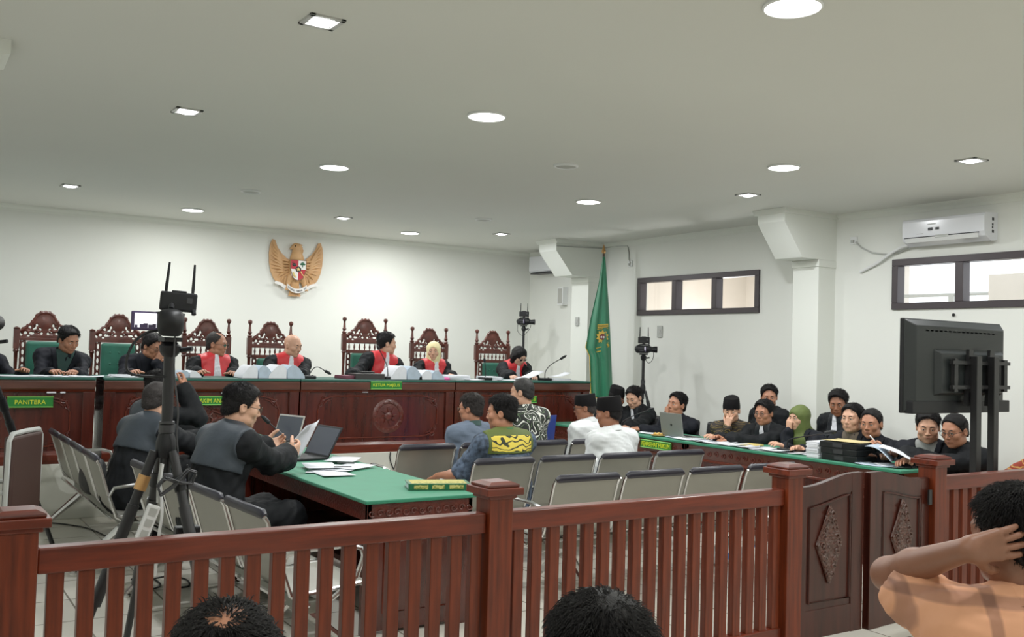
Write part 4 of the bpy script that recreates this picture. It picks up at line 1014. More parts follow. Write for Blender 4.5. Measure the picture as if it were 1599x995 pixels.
    def handF(F, sd):
        Wp, d, n, curl, fan, th = hand[sd]; l = np.cross(d, n)*sd; hs = s*.98
        El = arm[sd][1]; wr = .027*s
        F.cap(El+(Wp-El)*(0. if sleeve == 'short' else .55), El+(Wp-El)*.35 if sleeve == 'short' else Wp, .043*s if sleeve == 'short' else .032*s, .042*s if sleeve == 'short' else wr, .015)
        if sleeve == 'short': F.cap(El+(Wp-El)*.35, Wp, .042*s, wr, .02); F.cap(arm[sd][0]+(El-arm[sd][0])*.6, El, .046*s, .042*s, .02)
        for i, (o, ln) in enumerate(((.03, .068), (.0105, .076), (-.0105, .07), (-.029, .055))):
            k = Wp+(d*.088-d*abs(o-.008)*.25+l*o)*hs
            F.cap(Wp+(d*.012+l*o*.55)*hs, k, .0165*hs, .0118*hs, .012)
            a = 0; p = k
            for j, fr in enumerate((.46, .30, .24)):
                a += curl*(1.+.25*i*(.4 if curl > .2 else 0))*(1 if j else .8); q = p+unit(d*math.cos(a)+n*math.sin(a)+l*o*2.6*fan*math.cos(a))*ln*fr*hs
                F.cap(p, q, (.0094-.0007*j)*hs, (.0087-.0008*j)*hs, .002); p = q
        b0 = Wp+(d*.02+l*.018)*hs; b1 = Wp+(d*.05+l*(.042+.01*fan)+n*.016)*hs; dt = unit(d*.8+l*(.55*fan-.5*th)+n*(.35+th)); b2 = b1+dt*.034*hs; dt2 = unit(dt+d*.3+n*.2-l*.2); b3 = b2+dt2*.027*hs
        F.cap(b0, b1, .017*hs, .0125*hs, .012).cap(b1, b2, .0115*hs, .0105*hs, .004).cap(b2, b3, .0105*hs, .0085*hs, .003)
        return F
    bw = 1+fat
    def torso(F, i, m=0, lo=True):
        F.ell(C+u*.03*s, A3(.165*(1+.4*fat)*s+i, .112*(1+.5*fat)*s+i, .19*s+i), Rc, .03, m)
        F.ell((C+H0)/2+fw*.02*fat, A3(.158*bw*s+i, .118*bw*s+i, .19*s+i), Rc, .04, m)
        F.ell(H0+A3(0, .01, .01), A3(.172*bw*s+i, .135*s+i, .115*s+i), None, .04, m)
        F.cap(Sh[1], Sh[-1], .062*s+i, None, .04, m)
        for q in (1, -1): F.cap(Nb+u*.02*s, Sh[q]+u*.012*s, .045*s+i, .05*s+i, .04, m); F.ell(C+xr*q*.07*s+fw*.055*s+u*.06*s, A3(.08, .055, .085)*s+i, Rc, .03, m)
        F.ell(Nb-u*.07*s-fw*.035*s, A3(.15*s+i, .06*s+i, .1*s+i), Rc, .04, m)
        return F
    parts = []
    F = headF(min(vf, .0042))
    if sleeve == 'short' and vf < .005:
        pass
    parts.append(F.mesh())
    for sd in (1, -1): parts.append(handF(Field(min(vf, .0045)), sd).mesh())
    F = torso(Field(.014), -.012)
    knee = {}; 
    for q in (1, -1):
        kz = max(min(hz+.02, floor+.53), floor+.38); kn = A3(q*.13*s, .43*s, kz); an = A3(q*.14*s, .40*s, floor+.09); knee[q] = (A3(q*.085*s, .02, hz-.02), kn, an)
        F.cap(knee[q][0], kn, .078*s, .056*s, .03).cap(kn, an, .053*s, .036*s, .02).cap(an-A3(0, .03, .05), an+A3(0, .15, -.055), .036, .03, .02)
        F.cap(*arm[q][:2], .047*s, .04*s, .02).cap(arm[q][1], arm[q][2], .038*s, .027*s, .02)
    parts.append(F.mesh())
    body = field_obj(name, parts, [SK[sk], LIPS, EYEW, IRIS], None, tuple(base), t-PI/2, label, 'person')
    def fobj(nm, F, m, noise=None, lab=None):
        o = field_obj(nm, [F.mesh(noise)], m, body)
        if lab: o['label'] = lab
        return o
    # ---- hair / headwear
    hm = hairm or HB; hv = min(.006, vf+.001)
    def hplane(F, n, c): nn = Rh @ A3(*n); return F.cut(nn, c*s+nn @ Hd)
    def strand_hair(n, close=True):
        rs = np.random.RandomState(12); mb = MB(); cnt = 0; r0 = .0013 if close else .0021
        la, lb = {'crew': (.006, .012), 'thin': (.008, .014), 'receding': (.01, .018), 'short': (.014, .026), 'thick': (.018, .034), 'crown': (.018, .034)}[hair]
        y0_ = {'receding': .058, 'crew': .066}.get(hair, .068)
        while cnt < n:
            d = unit(rs.normal(size=3)); nape = rs.rand() < .16
            p = A3(0, -.045, -.02)+d*A3(.071, .064, .073) if nape else A3(0, -.013, .031)+d*A3(.081, .1, .09)
            if nape and (d[1] > .1): continue
            jz = rs.uniform(-.006, .002)
            if p[2] < 2*(p[1]-y0_)+.095+jz*2 or p[2] < .65*p[1]-.012+jz or ((p[0]/.068)**2+((p[1]-.122)/.062)**2+((p[2]-.036)/.066)**2 < 1): continue
            if abs(p[0]) > .05 and ((p[1]+.006)/.024)**2+((p[2]+.022)/.038)**2 < 1: continue
            if abs(p[0]) > .055 and ((p[1]-.066)/.028)**2+((p[2]-.045)/.037)**2 < 1: continue
            if hair == 'receding' and (p[0]/.05)**2+((p[1]-.05)/.075)**2 < 1 and p[2] > .06 and rs.rand() > .1: continue
            if hair == 'crown':
                q = math.hypot(p[0], p[1]+.03)
                if p[2] > .06 and q < .07 and rs.rand() > .42+.58*(q/.07)**1.6: continue
            if hair in ('short', 'thick') and p[2] > .03: p = p+d*.012*min(1, (p[2]-.03)/.05)
            cnt += 1; tn = A3(-p[1]-.03, p[0], 0)*.25+A3(p[0], p[1]+.05, 0)*.8; tn = tn-d*(tn @ d); tn = unit(tn)
            if p[1] < -.04 and p[2] < .03: tn = A3(0, -.1, -1)
            ln = rs.uniform(la, lb)*(1 if p[2] > .03 else .5); w = unit(d*(.55 if hair != 'crown' else .3)+tn+rs.normal(size=3)*.28)
            mb.tube([P(*p), P(*(p+w*ln*.5)), P(*(p+w*ln-d*ln*.22+A3(0, 0, -ln*.12)))], [r0*s, r0*.85*s, .0003], 3)
        o = mb.build('hair_strands', hm, body); o['kind'] = 'stuff'
    if hair in ('short', 'thin', 'crew', 'receding', 'thick'):
        F = Field(hv); g, tp = {'short': (.0035, .011), 'thin': (.0025, .004), 'crew': (.003, .005), 'receding': (.0035, .005), 'thick': (.0055, .017)}[hair]
        F.ell(P(0, -.013, .031), A3(.0775+g, .0965+g, .0865+g)*s, RT, .01).ell(P(0, -.045, -.02), A3(.068+g, .06+g*.6, .07+g*.4)*s, RT, .02)
        F.ell(P(.006, -.012, .052), A3(.066+tp, .084+tp, .066+tp)*s, RT, .035)
        if hair in ('short', 'thick'): F.ell(P(.014, .034, .085), A3(.045, .042, .024+tp*.5)*s, RT, .03)
        y0 = {'receding': .058, 'crew': .066}.get(hair, .068)
        hplane(F, unit(A3(0, 2, -1)), (2*y0-.095)/math.hypot(2, 1)); hplane(F, unit(A3(0, .65, -1)), .014/math.hypot(.65, 1))
        F.ell(P(0, .122, .036 if hair != 'receding' else .05), A3(.064, .06, .066)*s, RT, .01, 0, 's')
        for q in (1, -1): F.ell(P(q*.088, .066, .045), A3(.03, .026, .035)*s, RT, .008, 0, 's'); F.ell(P(q*.085, -.006, -.022), A3(.03, .022, .036)*s, RT, .006, 0, 's')
        if hair == 'receding': F.ell(P(0, .05, .115), A3(.05, .075, .036)*s, RT, .02, 0, 's')
        fobj('hair', F, hm, ((.0012, 130), (.0012, 60)))
        strand_hair(strands, True) if strands else (None if peci else strand_hair(1300, False))
    elif hair == 'crown':   # thinning at the crown, seen from behind
        F = Field(.004); F.ell(P(0, -.013, .031), A3(.0815, .1, .0895)*s, RT, .01).ell(P(0, -.045, -.02), A3(.072, .063, .072)*s, RT, .02)
        hplane(F, unit(A3(0, 2, -1)), (2*.068-.095)/math.hypot(2, 1)); hplane(F, unit(A3(0, .65, -1)), .014/math.hypot(.65, 1)); F.ell(P(0, -.03, .122), A3(.046, .05, .02)*s, RT, .006, 0, 's')
        fobj('hair', F, hm, (.0016, 130)); strand_hair(strands or 5200)
    elif hair == 'bob':
        F = Field(hv); F.ell(P(0, -.016, .028), A3(.094, .113, .1)*s, RT, .01)
        for q in (1, -1): F.cap(P(q*.07, -.01, .0), P(q*.082, .0, -.13), .036*s, .032*s, .03)
        F.cap(P(0, -.06, .0), P(0, -.075, -.14), .075*s, .06*s, .03)
        F.ell(P(.0, .1, -.035), A3(.056, .075, .1)*s, RT, .01, 0, 's')
        fobj('hair', F, hm, (.002, 110))
    elif hair == 'hijab':
        F = Field(hv); F.ell(P(0, -.014, .026), A3(.093, .112, .104)*s, RT, .01).ell(P(0, -.005, -.06), A3(.086, .09, .1)*s, RT, .03)
        F.cap(P(0, -.02, -.1), Nb-u*.03+fw*.02, .08*s, (.12 if hijab_drape else .085)*s, .04)
        if hijab_drape: F.ell(C+u*.13*s+fw*.05*s, A3(.13, .085, .12)*s, Rc, .04); F.ell(C+u*.15*s-fw*.04*s, A3(.15, .085, .12)*s, Rc, .04)
        F.ell(P(0, .1, -.018), A3(.057, .065, .078)*s, RT, .012, 0, 's')
        fobj('headscarf', F, hm, (.0022, 45))
    T = Matrix.Translation(Vector(Hd)) @ Matrix([list(r) for r in Rh]).to_4x4() @ Matrix.Scale(s, 4)
    ym = MB(); bm_ = MB()
    for q in (1, -1):
        ym.ball((q*.0305, .0765, .0035), (.0135, .0105, .009), 12, 8, 0, T); ym.ball((q*.0305-math.sin(0)*.0, .0838, .003), (.0056, .0042, .0058), 10, 6, 1, T)
        bm_.tube([(q*.014, .0895, .0225), (q*.024, .0905, .0268), (q*.036, .0868, .0282), (q*.049, .0765, .0245)], [.003, .0042, .004, .002], 7, T=T)
    lp = MB(); jx = jaw
    lp.tube([(-.0245*jx, .0815, -.0588), (-.012*jx, .0905, -.0562), (0, .0925, -.0555), (.012*jx, .0905, -.0562), (.0245*jx, .0815, -.0588)], [.0015, .0034, .0036, .0034, .0015], 8, 0, T=T)
    lp.tube([(-.021*jx, .0815, -.0608), (-.01*jx, .0888, -.0638), (0, .0905, -.0645), (.01*jx, .0888, -.0638), (.021*jx, .0815, -.0608)], [.0015, .0038, .0044, .0038, .0015], 8, 0, T=T)
    lp.tube([(-.0235*jx, .0832, -.0597), (0, .0945, -.0597), (.0235*jx, .0832, -.0597)], .0011, 6, 1, T=T)
    lp.build('lips', [LIPS, LIPD], body)
    ym.build('eyes', [EYEW, IRIS], body); bm_.build('eyebrows', hm if hair != 'hijab' and hair != 'none' else HB, body)
    if peci:
        rings = []; n = 28
        for z, rx, ry, dy in ((.02, .087, .108, -.012), (.05, .0865, .107, -.012), (.125, .078, .098, -.018), (.135, .073, .093, -.018)):
            rings.append([(rx*math.cos(2*PI*i/n), dy+ry*math.sin(2*PI*i/n), z+(-.22*(ry*math.sin(2*PI*i/n)) if z < .06 else 0)*-.6-(.0 if z < .1 else .008*abs(math.cos(2*PI*i/n)))) for i in range(n)])
        m = MB().loft(rings, T=T); m.build('peci_cap', PEC, body)
    if glasses:
        m = MB()
        for q in (1, -1):
            c = [(q*.032+.023*math.cos(a)*(1-.0*abs(math.sin(a))), .1+.004-abs(.004*math.cos(a)), .002+.0165*math.sin(a)) for a in [2*PI*i/16 for i in range(16)]]
            m.tube(c, .0018, 5, closed=True, T=T); m.tube([(q*.055, .1, .006), (q*.076, .06, .008), (q*.084, -.005, .006)], .0017, 5, T=T)
        m.tube([(-.009, .104, .006), (0, .107, .008), (.009, .104, .006)], .0017, 5, T=T); g = m.build('eyeglasses', GOLDF, body)
        l = MB()
        for q in (1, -1): l.add([(q*.032+.022*math.cos(a), .102, .002+.016*math.sin(a)) for a in [2*PI*i/12 for i in range(12)]], [tuple(range(12))], T=T)
        l.build('lenses', LENS, g)
    # ---- clothing
    def limbs(F, ia, iw, m=0, upto=1.):
        for q in (1, -1):
            S0, El, Wp = arm[q]
            F.cap(S0, El, .05*s+ia, .044*s+ia, .04, m)
            if upto >= 1: F.cap(El, El+(Wp-El)*.92, .043*s+ia, .03*s+iw, .02, m)
        return F
    def shell(nm, inf, cuts, m, vox=.008, ox=0., noise=None):
        F = torso(Field(vox), inf)
        for nrm, c in cuts: nn = A3(*nrm) @ Rc; F.cut(nn, c+nn @ C)
        return fobj(nm, F, m, noise)
    def collar(m, h=.035, r=.066, open_=False):
        mb = MB(); c = Nb+u*.028*s; n = 20
        T2 = Matrix.Translation(Vector(c)) @ Matrix([list(xr), list(fw), list(u)]).transposed().to_4x4()
        vs = []; 
        for zz, rr in ((-.03, r*1.22), (h*.55, r*1.0), (h*.6, r*1.02), (-.025, r*1.36)):
            vs.append([(rr*s*math.cos(2*PI*i/n)*1.02, rr*s*math.sin(2*PI*i/n)*.98-.006, zz-.016*math.sin(2*PI*i/n)) for i in range(n)])
        mb.loft(vs, T=T2, caps=False); return mb.build('collar', m, body)
    def trousers(m):
        F = Field(.012); F.ell(H0+A3(0, .01, 0), A3(.178*bw*s, .14*s, .11*s), None, .04)
        for q in (1, -1): a, kn, an = knee[q]; F.cap(a, kn, .086*s, .066*s, .03).cap(kn, an, .066*s, .055*s, .02)
        fobj('trousers', F, m)
        F = Field(.009)
        for q in (1, -1): an = knee[q][2]; F.cap(an-A3(0, .035, .04), an+A3(0, .16, -.052), .043, .036, .02)
        fobj('shoes', F.cut((0, 0, -1), -(floor+.004)), SHOE)
    mt = mats or {}
    if outfit in ('judge', 'lawyer', 'prosecutor', 'plainrobe'):
        F = torso(Field(.0095), .02); limbs(F, .022, .046)
        for q in (1, -1): S0, El, Wp = arm[q]; F.cap(El-A3(0, 0, .025), El+(Wp-El)*.85-A3(0, 0, .035), .055*s, .06*s, .04)
        for q in (1, -1):   # gown skirt over the thighs
            a, kn, an = knee[q]; F.cap(a, kn, .115*s, .085*s, .05); F.cap(kn, an+A3(0, 0, .1), .085*s, .09*s, .05)
        F.cap((knee[1][0]+knee[-1][0])/2, (knee[1][1]+knee[-1][1])/2, .12, .08, .06)
        fobj('robe', F, ROBE, ((.0055, 34), (.003, 80)))
        trousers(TROU)
        if outfit == 'judge':
            shell('red_mantle', .031, (((1, 0, 0), .152*s), ((-1, 0, 0), .152*s), ((0, -1, 0), .06), ((0, 0, -1), .26)), REDC, noise=(.002, 38))
        if outfit in ('judge', 'lawyer'):
            shell('jabot', .039 if outfit == 'judge' else .031, (((1, 0, .11), .048*s), ((-1, 0, .11), .048*s), ((0, -1, 0), -.05), ((0, 0, -1), .16)), WHC, .006, noise=(.0015, 160))
        if outfit == 'lawyer':
            for q in (1, -1): shell('satin_facing', .027, (((q, 0, .1), .105*s), ((-q, 0, -.1), -.04*s), ((0, -1, 0), -.02), ((0, 0, -1), .2)), SATINK)
        if outfit == 'prosecutor':
            shell('back_yoke', .031, (((1, 0, 0), .21*s), ((-1, 0, 0), .21*s), ((0, 1, 0), .03), ((0, 0, -1), -.015)), SATIN, noise=(.0015, 30))
            shell('jabot', .031, (((1, 0, .11), .048*s), ((-1, 0, .11), .048*s), ((0, -1, 0), -.05), ((0, 0, -1), .16)), WHC, .006)
        collar(ROBE if outfit != 'judge' else WHC, .03)
    elif outfit == 'suit':
        F = torso(Field(.009), .018); limbs(F, .016, .022); fobj('jacket', F, mt.get('jacket', SUIT), ((.005, 34), (.0025, 80))); trousers(TROU)
        shell('shirt_front', .023, (((1, 0, -.27), .012), ((-1, 0, -.27), .012), ((0, -1, 0), -.04), ((0, 0, -1), .03)), mt.get('shirt', DSHIRT), .006); collar(mt.get('shirt', DSHIRT))
        for q in (1, -1): shell('lapel', .027, (((q, 0, -.27), .058), ((-q, 0, .27), -.01), ((0, -1, 0), -.03), ((0, 0, -1), .03)), mt.get('jacket', SUIT), .007)
    elif outfit == 'shirt':
        F = torso(Field(.009 if vf > .005 else .007), .012); 
        if sleeve == 'short':
            fr_, ra_, rb_ = slv
            for q in (1, -1): S0, El, Wp = arm[q]; F.cap(S0, S0+(El-S0)*fr_, ra_*s, rb_*s, .04); eh = unit(El-S0); F.cap(S0+(El-S0)*(fr_-.03), S0+(El-S0)*(fr_+.06), rb_*1.05*s, rb_*1.08*s, .01); ch = S0+(El-S0)*(fr_+.1); F.ell(ch+eh*.085*s, A3(.1, .1, .085)*s, np.stack([unit(np.cross(eh, A3(.3, .5, 1))), np.cross(eh, unit(np.cross(eh, A3(.3, .5, 1)))), eh]), .006, 0, 's')
        else: limbs(F, .011, .017)
        fobj('shirt', F, mt.get('shirt', BLUES), ((.0045, 34), (.0026, 85))); trousers(TROU); collar(mt.get('collar', mt.get('shirt', BLUES)))
        if 'yoke' in mt:
            shell('shirt_yoke', .026, (((1, 0, 0), .165*s), ((-1, 0, 0), .165*s), ((0, 1, 0), -.02), ((0, 0, -1), -.125), ((0, 0, 1), .25)), mt['yoke'], .007)
            shell('shirt_yoke_trim', .0235, (((1, 0, 0), .185*s), ((-1, 0, 0), .185*s), ((0, 1, 0), .0), ((0, 0, -1), -.112)), mt['trim'], .007)
    return body
def on(p, X=None, Y=None, z=None, f=None):
    if X is not None: return AX(*p, X)
    if Y is not None: return AY(*p, Y)
    if z is not None: return AZ(*p, z)
    return AF(*p, f)
JY = 10.32; JF = PZ
DT = BT+.035   # wrist height over the bench top
def bt(px, Y, dz=.03): v = AY(px, 585, Y); return (v.x, Y, BT+dz)
# ---- clerks and judges on the podium
person('person at the very end of the bench showing only a black sleeve and hand', on((-32, 532), Y=JY), -90, -70, lean=14, outfit='suit', mats={'shirt': YELT}, LH=bt(36, 9.98), RH=bt(-40, 9.95), floor=JF, s=1.02)
person('person in black jacket writing at the desk with the PANITERA sign', on((107, 531), Y=JY), -90, -62, lean=22, side=-8, nod=24, tilt=4, outfit='suit', RH=bt(80, 9.95), LH=(bt(117, 9.93), {'curl': .8, 'thumb': .4}), floor=JF, s=1.05, sk=0)
person('person in black jacket and glasses covering his mouth with one hand', on((238, 541), Y=JY), -90, -58, lean=20, side=-6, nod=24, hair='thick', outfit='suit', glasses=True, mats={'shirt': SUIT}, LH=(('h', .02, .125, -.11), {'dir': (-.5, .1, .75), 'n': (0, -1, .1), 'curl': .5, 'pole': (-.5, .2, -1)}), RH=bt(205, 9.95), floor=JF, s=1.03)
person('person judge in glasses with red bands and grey-black hair', on((339, 538), Y=JY), -84, -42, lean=8, nod=6, hair='receding', hairm=HG, outfit='judge', glasses=True, LH=bt(365, 9.9), RH=bt(308, 9.9), floor=JF, s=1.06, fat=.12, sk=0)
person('person bald judge in red bands with white jabot', on((457, 540), Y=JY), -90, -60, lean=12, side=-3, nod=14, hair='none', outfit='judge', LH=bt(470, 9.9), RH=bt(425, 9.9), floor=JF, s=1.04, fat=.08, sk=1, jaw=1.08)
person('person presiding judge in red bands turned toward the woman in yellow headscarf', on((604, 537), Y=JY), -84, -14, lean=15, side=-8, nod=4, hair='short', outfit='judge', LH=bt(628, 9.92), RH=bt(548, 9.95), floor=JF, s=1.08, fat=.15, sk=1)
person('person judge in pale yellow headscarf and red bands', on((677, 549), Y=JY), -90, -122, lean=10, nod=4, hair='hijab', hairm=HIJY, hijab_drape=False, outfit='judge', LH=bt(705, 9.95), RH=bt(655, 9.95), floor=JF, s=.95, sk=1)
person('person woman judge with black bob reading papers in red bands', on((811, 556), Y=JY), -90, -84, lean=22, side=0, nod=34, hair='bob', outfit='judge', RH=(bt(800, 9.88), {'curl': .5}), LH=bt(835, 9.9), floor=JF, s=.97, sk=3, glasses=True)
# ---- prosecutors
person('person in black robe at the far end of the prosecution table, arm raised with watch', on((248, 604), X=1.9), 10, 20, lean=14, nod=6, hair='short', outfit='prosecutor', RH=(('h', .13, .13, .0), {'dir': (-.4, .3, 1), 'n': (-.6, -.5, .2), 'curl': .5, 'pole': (.5, .2, -1)}), LH=(2.4, 8.6, TH+.04), s=1.08)
person('person with greying hair in black robe seen from behind the tripod', on((245, 626), X=1.68), 24, 38, lean=22, nod=10, hair='crew', hairm=HG, outfit='prosecutor', RH=(2.32, 7.45, TH+.04), LH=(2.34, 7.8, TH+.04), s=1.1, sk=1)
p11 = on((378, 635), X=1.86)
person('person in black robe and glasses reading a sheet of paper at the microphone', p11, 14, -6, lean=17, nod=12, hair='short', strands=3000, outfit='prosecutor', glasses=True, RH=(on((449, 710), X=2.24), {'dir': (-.1, .85, .3), 'n': (-.8, -.1, .3), 'curl': .7, 'thumb': .5}), LH=(on((424, 699), X=2.26), {'dir': (.15, .85, .2), 'n': (.6, .2, .4), 'curl': .6, 'thumb': .4}), s=1.12, fat=.1, sk=1, vf=.005)
# ---- people on the steel benches
person('person in blue-grey shirt with green collar on the farthest steel bench', on((735, 638), Y=7.42), 90, 126, lean=4, nod=4, hair='thick', hairm=HG, outfit='shirt', glasses=True, mats={'shirt': BLUES, 'collar': DSHIRT}, s=1.04, fat=.15, sk=0)
person('person in blue batik shirt with yellow back panel', on((783, 645), Y=6.36), 92, 138, lean=4, nod=4, hair='thick', outfit='shirt', sleeve='short', mats={'shirt': BLB, 'collar': mat('batik_green_trim', (52, 104, 52), .7), 'yoke': YLB, 'trim': mat('batik_olive_trim', (84, 98, 40), .7)}, s=1.12, fat=.22, sk=0, vf=.005, RH=(4.1, 6.75, .6), LH=(3.7, 6.75, .6))
person('person in black and white swirling batik shirt', on((815, 613), Y=7.45), 90, 130, lean=3, nod=6, hair='crew', hairm=mat('hair_cropped', (20, 18, 18), .6, var=.4, vscale=120), outfit='shirt', mats={'shirt': BWB, 'collar': BWB}, s=1.06, fat=.22, sk=1)
person('person in white shirt and black cap on the farthest steel bench', on((913, 637), Y=7.5), 96, 142, lean=12, nod=8, hair='crew', hairm=HG, peci=True, outfit='shirt', glasses=True, mats={'shirt': WHS, 'collar': WHS}, s=1.0, sk=2)
person('person in white shirt and black cap on the middle steel bench', on((950, 645), Y=6.4), 92, 128, lean=8, nod=8, hair='crew', hairm=HB, peci=True, outfit='shirt', mats={'shirt': WHS, 'collar': WHS}, s=1.05, fat=.12, sk=2, vf=.005)
# ---- defence lawyers
DZ = DH+.035
def dk(px, dx=.3): v = AX(px, 680, DX+dx); return (DX+dx, v.y, DZ)
XA, XB2 = 7.22, 7.82
def dlaw(label, px, py, look, X=XA, **k):
    h = on((px, py), X=X); a = dict(lean=20, nod=10, s=1.02, floor=0.)
    a.update(k)
    if X == XA:
        a.setdefault('RH', (DX+.32, h.y+.16, DZ)); a.setdefault('LH', (DX+.32, h.y-.16, DZ))
    return person(label, h, a.pop('face', 180), look, **a)
dlaw('person in black cap and black robe at the far end of the defence desk', 963, 622, 262, face=200, peci=True, hair='crew', nod=16, outfit='plainrobe', sk=0)
dlaw('person young lawyer in black robe beside the microphone, looking down', 990, 621, 196, X=7.3, nod=22, lean=20, sk=1, hair='short', RH=(DX+.35, 8.62, DZ), LH=(DX+.35, 8.25, DZ))
dlaw('person in black shirt behind the open laptop, cheek on hand', 1057, 632, 184, nod=-4, tilt=-6, outfit='suit', mats={'shirt': SUIT}, sk=0, RH=(('h', .035, .095, -.125), {'dir': (.1, -.2, 1), 'n': (-.3, -1, 0), 'curl': .9, 'pole': (.4, .3, -1)}), LH=(DX+.14, 7.9, DZ), fat=.1, s=1.06)
dlaw('person in black cap and brown batik pinching his nose', 1142, 641, 216, face=196, peci=True, hair='crew', nod=14, outfit='shirt', mats={'shirt': BRB, 'collar': BRB}, sk=1, RH=(('h', .02, .135, -.13), {'dir': (-.15, -.1, 1), 'n': (0, -1, .1), 'curl': .35, 'local_h': False}), s=1.0)
dlaw('person lawyer in glasses with white jabot, hands folded on the desk', 1193, 645, 192, face=190, nod=6, glasses=True, hair='thick', sk=0, RH=(DX+.27, 6.78, DZ), LH=(DX+.27, 6.66, DZ), s=1.0)
dlaw('person lawyer in the back row behind the man in glasses', 1201, 620, 224, X=XB2, nod=10, lean=6, sk=0, hair='short', s=1.0)
dlaw('person in olive green headscarf resting her face on her hand', 1248, 653, 176, hair='hijab', hairm=HIJG, outfit='suit', mats={'jacket': SUIT, 'shirt': OLIVE}, sk=1, s=.97, nod=6, RH=(('h', .03, .11, -.11), {'dir': (0, .0, 1), 'n': (-.2, -1, 0), 'curl': .5}), LH=(DX+.3, 6.0, DZ))
dlaw('person lawyer in the back row leaning forward, with bright white jabot', 1309, 630, 206, X=7.75, nod=16, lean=16, sk=2, hair='thick', s=1.02)
dlaw('person lawyer with oval face beside the stacked black binders', 1331, 654, 190, nod=2, sk=1, hair='short', outfit='suit', mats={'shirt': mat('shirt_grey_brown', (96, 84, 72), .8)}, s=1.05, LH=(DX+.3, 5.55, DZ), RH=(DX+.26, 5.78, DZ))
dlaw('person lawyer holding a white pen over his papers', 1361, 662, 194, nod=6, sk=0, hair='crew', outfit='suit', mats={'shirt': SUIT}, s=1.06, RH=(on((1362, 697), X=DX+.36), {'dir': (-.3, .7, .3), 'n': (-.5, -.2, -.6), 'curl': .75, 'thumb': .5}), LH=(DX+.32, 5.05, DZ))
dlaw('person broad-faced lawyer below the monitor', 1449, 667, 214, face=195, nod=14, sk=1, hair='short', outfit='suit', mats={'shirt': mat('shirt_pale_grey', (150, 152, 150), .8)}, s=1.08, jaw=1.1, fat=.1)
dlaw('person in glasses behind the monitor posts, reaching over papers', 1491, 673, 178, face=172, nod=14, glasses=True, hair='crew', hairm=HB, sk=0, outfit='plainrobe', s=1.1, fat=.15, LH=(on((1390, 708), X=DX+.28), {'curl': .3}), RH=(DX+.25, 4.72, DZ), lean=24)
# ---- audience in front of the railing
person('person in the audience with thinning crown of black hair', on((350, 1058), f=1.5), 74, 74, lean=4, nod=-6, hair='crown', outfit='shirt', mats={'shirt': mat('shirt_dark', (50, 52, 58), .8)}, sk=0, vf=.005, s=1.0)
person('person in the audience with thick black hair, head turned a little', on((932, 1042), f=1.72), 70, 88, lean=4, nod=2, hair='thick', strands=5000, outfit='shirt', mats={'shirt': mat('shirt_dark_blue', (44, 50, 66), .8)}, sk=0, vf=.005, s=1.0)
person('person in orange plaid short-sleeved shirt with one hand behind his head', on((1582, 840), f=2.42), 58, 82, lean=4, nod=4, hair='short', strands=4500, outfit='shirt', sleeve='short', mats={'shirt': CHECK, 'collar': CHECK}, sk=4, vf=.0042, s=1.03,
       slv=(.5, .068, .078), LH=(AF(1510, 858, 2.3), {'wdir': tuple(CR*1+CU*.12+CF*.1), 'wn': tuple(CF*1+CU*.1), 'elbow': AF(1388, 897, 2.6), 'curl': .12, 'fan': 1.2, 'thumb': .1}))
# ================================================================ TABLE-TOP THINGS
def sheet(label, c, w, l, rz, curl=.0, m=PAPER, name='paper_sheet', group=None, tilt=0., z0=0.):
    """single sheet, slightly curled, lying with its centre at c"""
    n = 8; vs = []
    for i in range(n+1):
        for j in range(3):
            x = -w/2+w*i/n; y = -l/2+l*j/2; vs.append((x, y, curl*((2*i/n-1)**2)*.5+tilt*(i/n)+.0012))
    fs = [(i*3+j, i*3+j+1, (i+1)*3+j+1, (i+1)*3+j) for i in range(n) for j in range(2)]
    o = MB().add(vs, fs, 0, True).build(name, m, label=label, cat='paper', group=group, loc=tuple(c), rotz=rz)
    so = o.modifiers.new('thick', 'SOLIDIFY'); so.thickness = .0012; return o
def stack(label, c, w, l, h, rz, m=PAPER, name='paper_stack', cat='papers', group=None, jit=.01):
    b = MB(); n = max(2, int(h/.008)); rs = random.Random(int(c[0]*1000+c[1]*77))
    for i in range(n): b.box((rs.uniform(-jit, jit), rs.uniform(-jit, jit), (i+.5)*h/n), (w, l, h/n*1.001), rz=rs.uniform(-jit, jit)*6)
    return b.build(name, m, label=label, cat=cat, group=group, loc=tuple(c), rotz=rz)
def opened(label, c, w, l, h, rz, ml=PAPER, mr=PAPERB):
    """thick bound file lying open: two arched page blocks"""
    t = thing('open_file', label, 'document', tuple(c), rz, 'thick files lying open on the bench')
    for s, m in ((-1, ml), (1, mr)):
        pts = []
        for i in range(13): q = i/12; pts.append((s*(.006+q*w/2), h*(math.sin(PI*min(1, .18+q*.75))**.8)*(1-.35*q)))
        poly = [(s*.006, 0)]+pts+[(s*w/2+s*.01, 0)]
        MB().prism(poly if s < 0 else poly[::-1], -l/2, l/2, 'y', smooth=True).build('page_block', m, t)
    MB().box((0, 0, .002), (w+.03, l+.02, .004)).build('cover', DGREYP, t)
    return t
def bp(px, Y): v = AY(px, 585, Y); return (v.x, Y, BT+.001)
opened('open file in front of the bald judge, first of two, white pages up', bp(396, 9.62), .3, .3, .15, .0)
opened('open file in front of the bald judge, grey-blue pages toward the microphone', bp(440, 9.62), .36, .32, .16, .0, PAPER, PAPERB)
opened('open file with tall white page block beside the presiding judge', bp(626, 9.62), .36, .3, .17, .0)
opened('lower open file in front of the yellow headscarf judge', bp(665, 9.62), .3, .3, .12, .0)
opened('small open file in front of the judge in glasses', bp(290, 9.62), .22, .28, .08, .0, PAPERB, PAPER)
stack('paper stack with pink mark next to the yellow headscarf judge', bp(708, 9.66), .3, .26, .05, .03, PAPER)
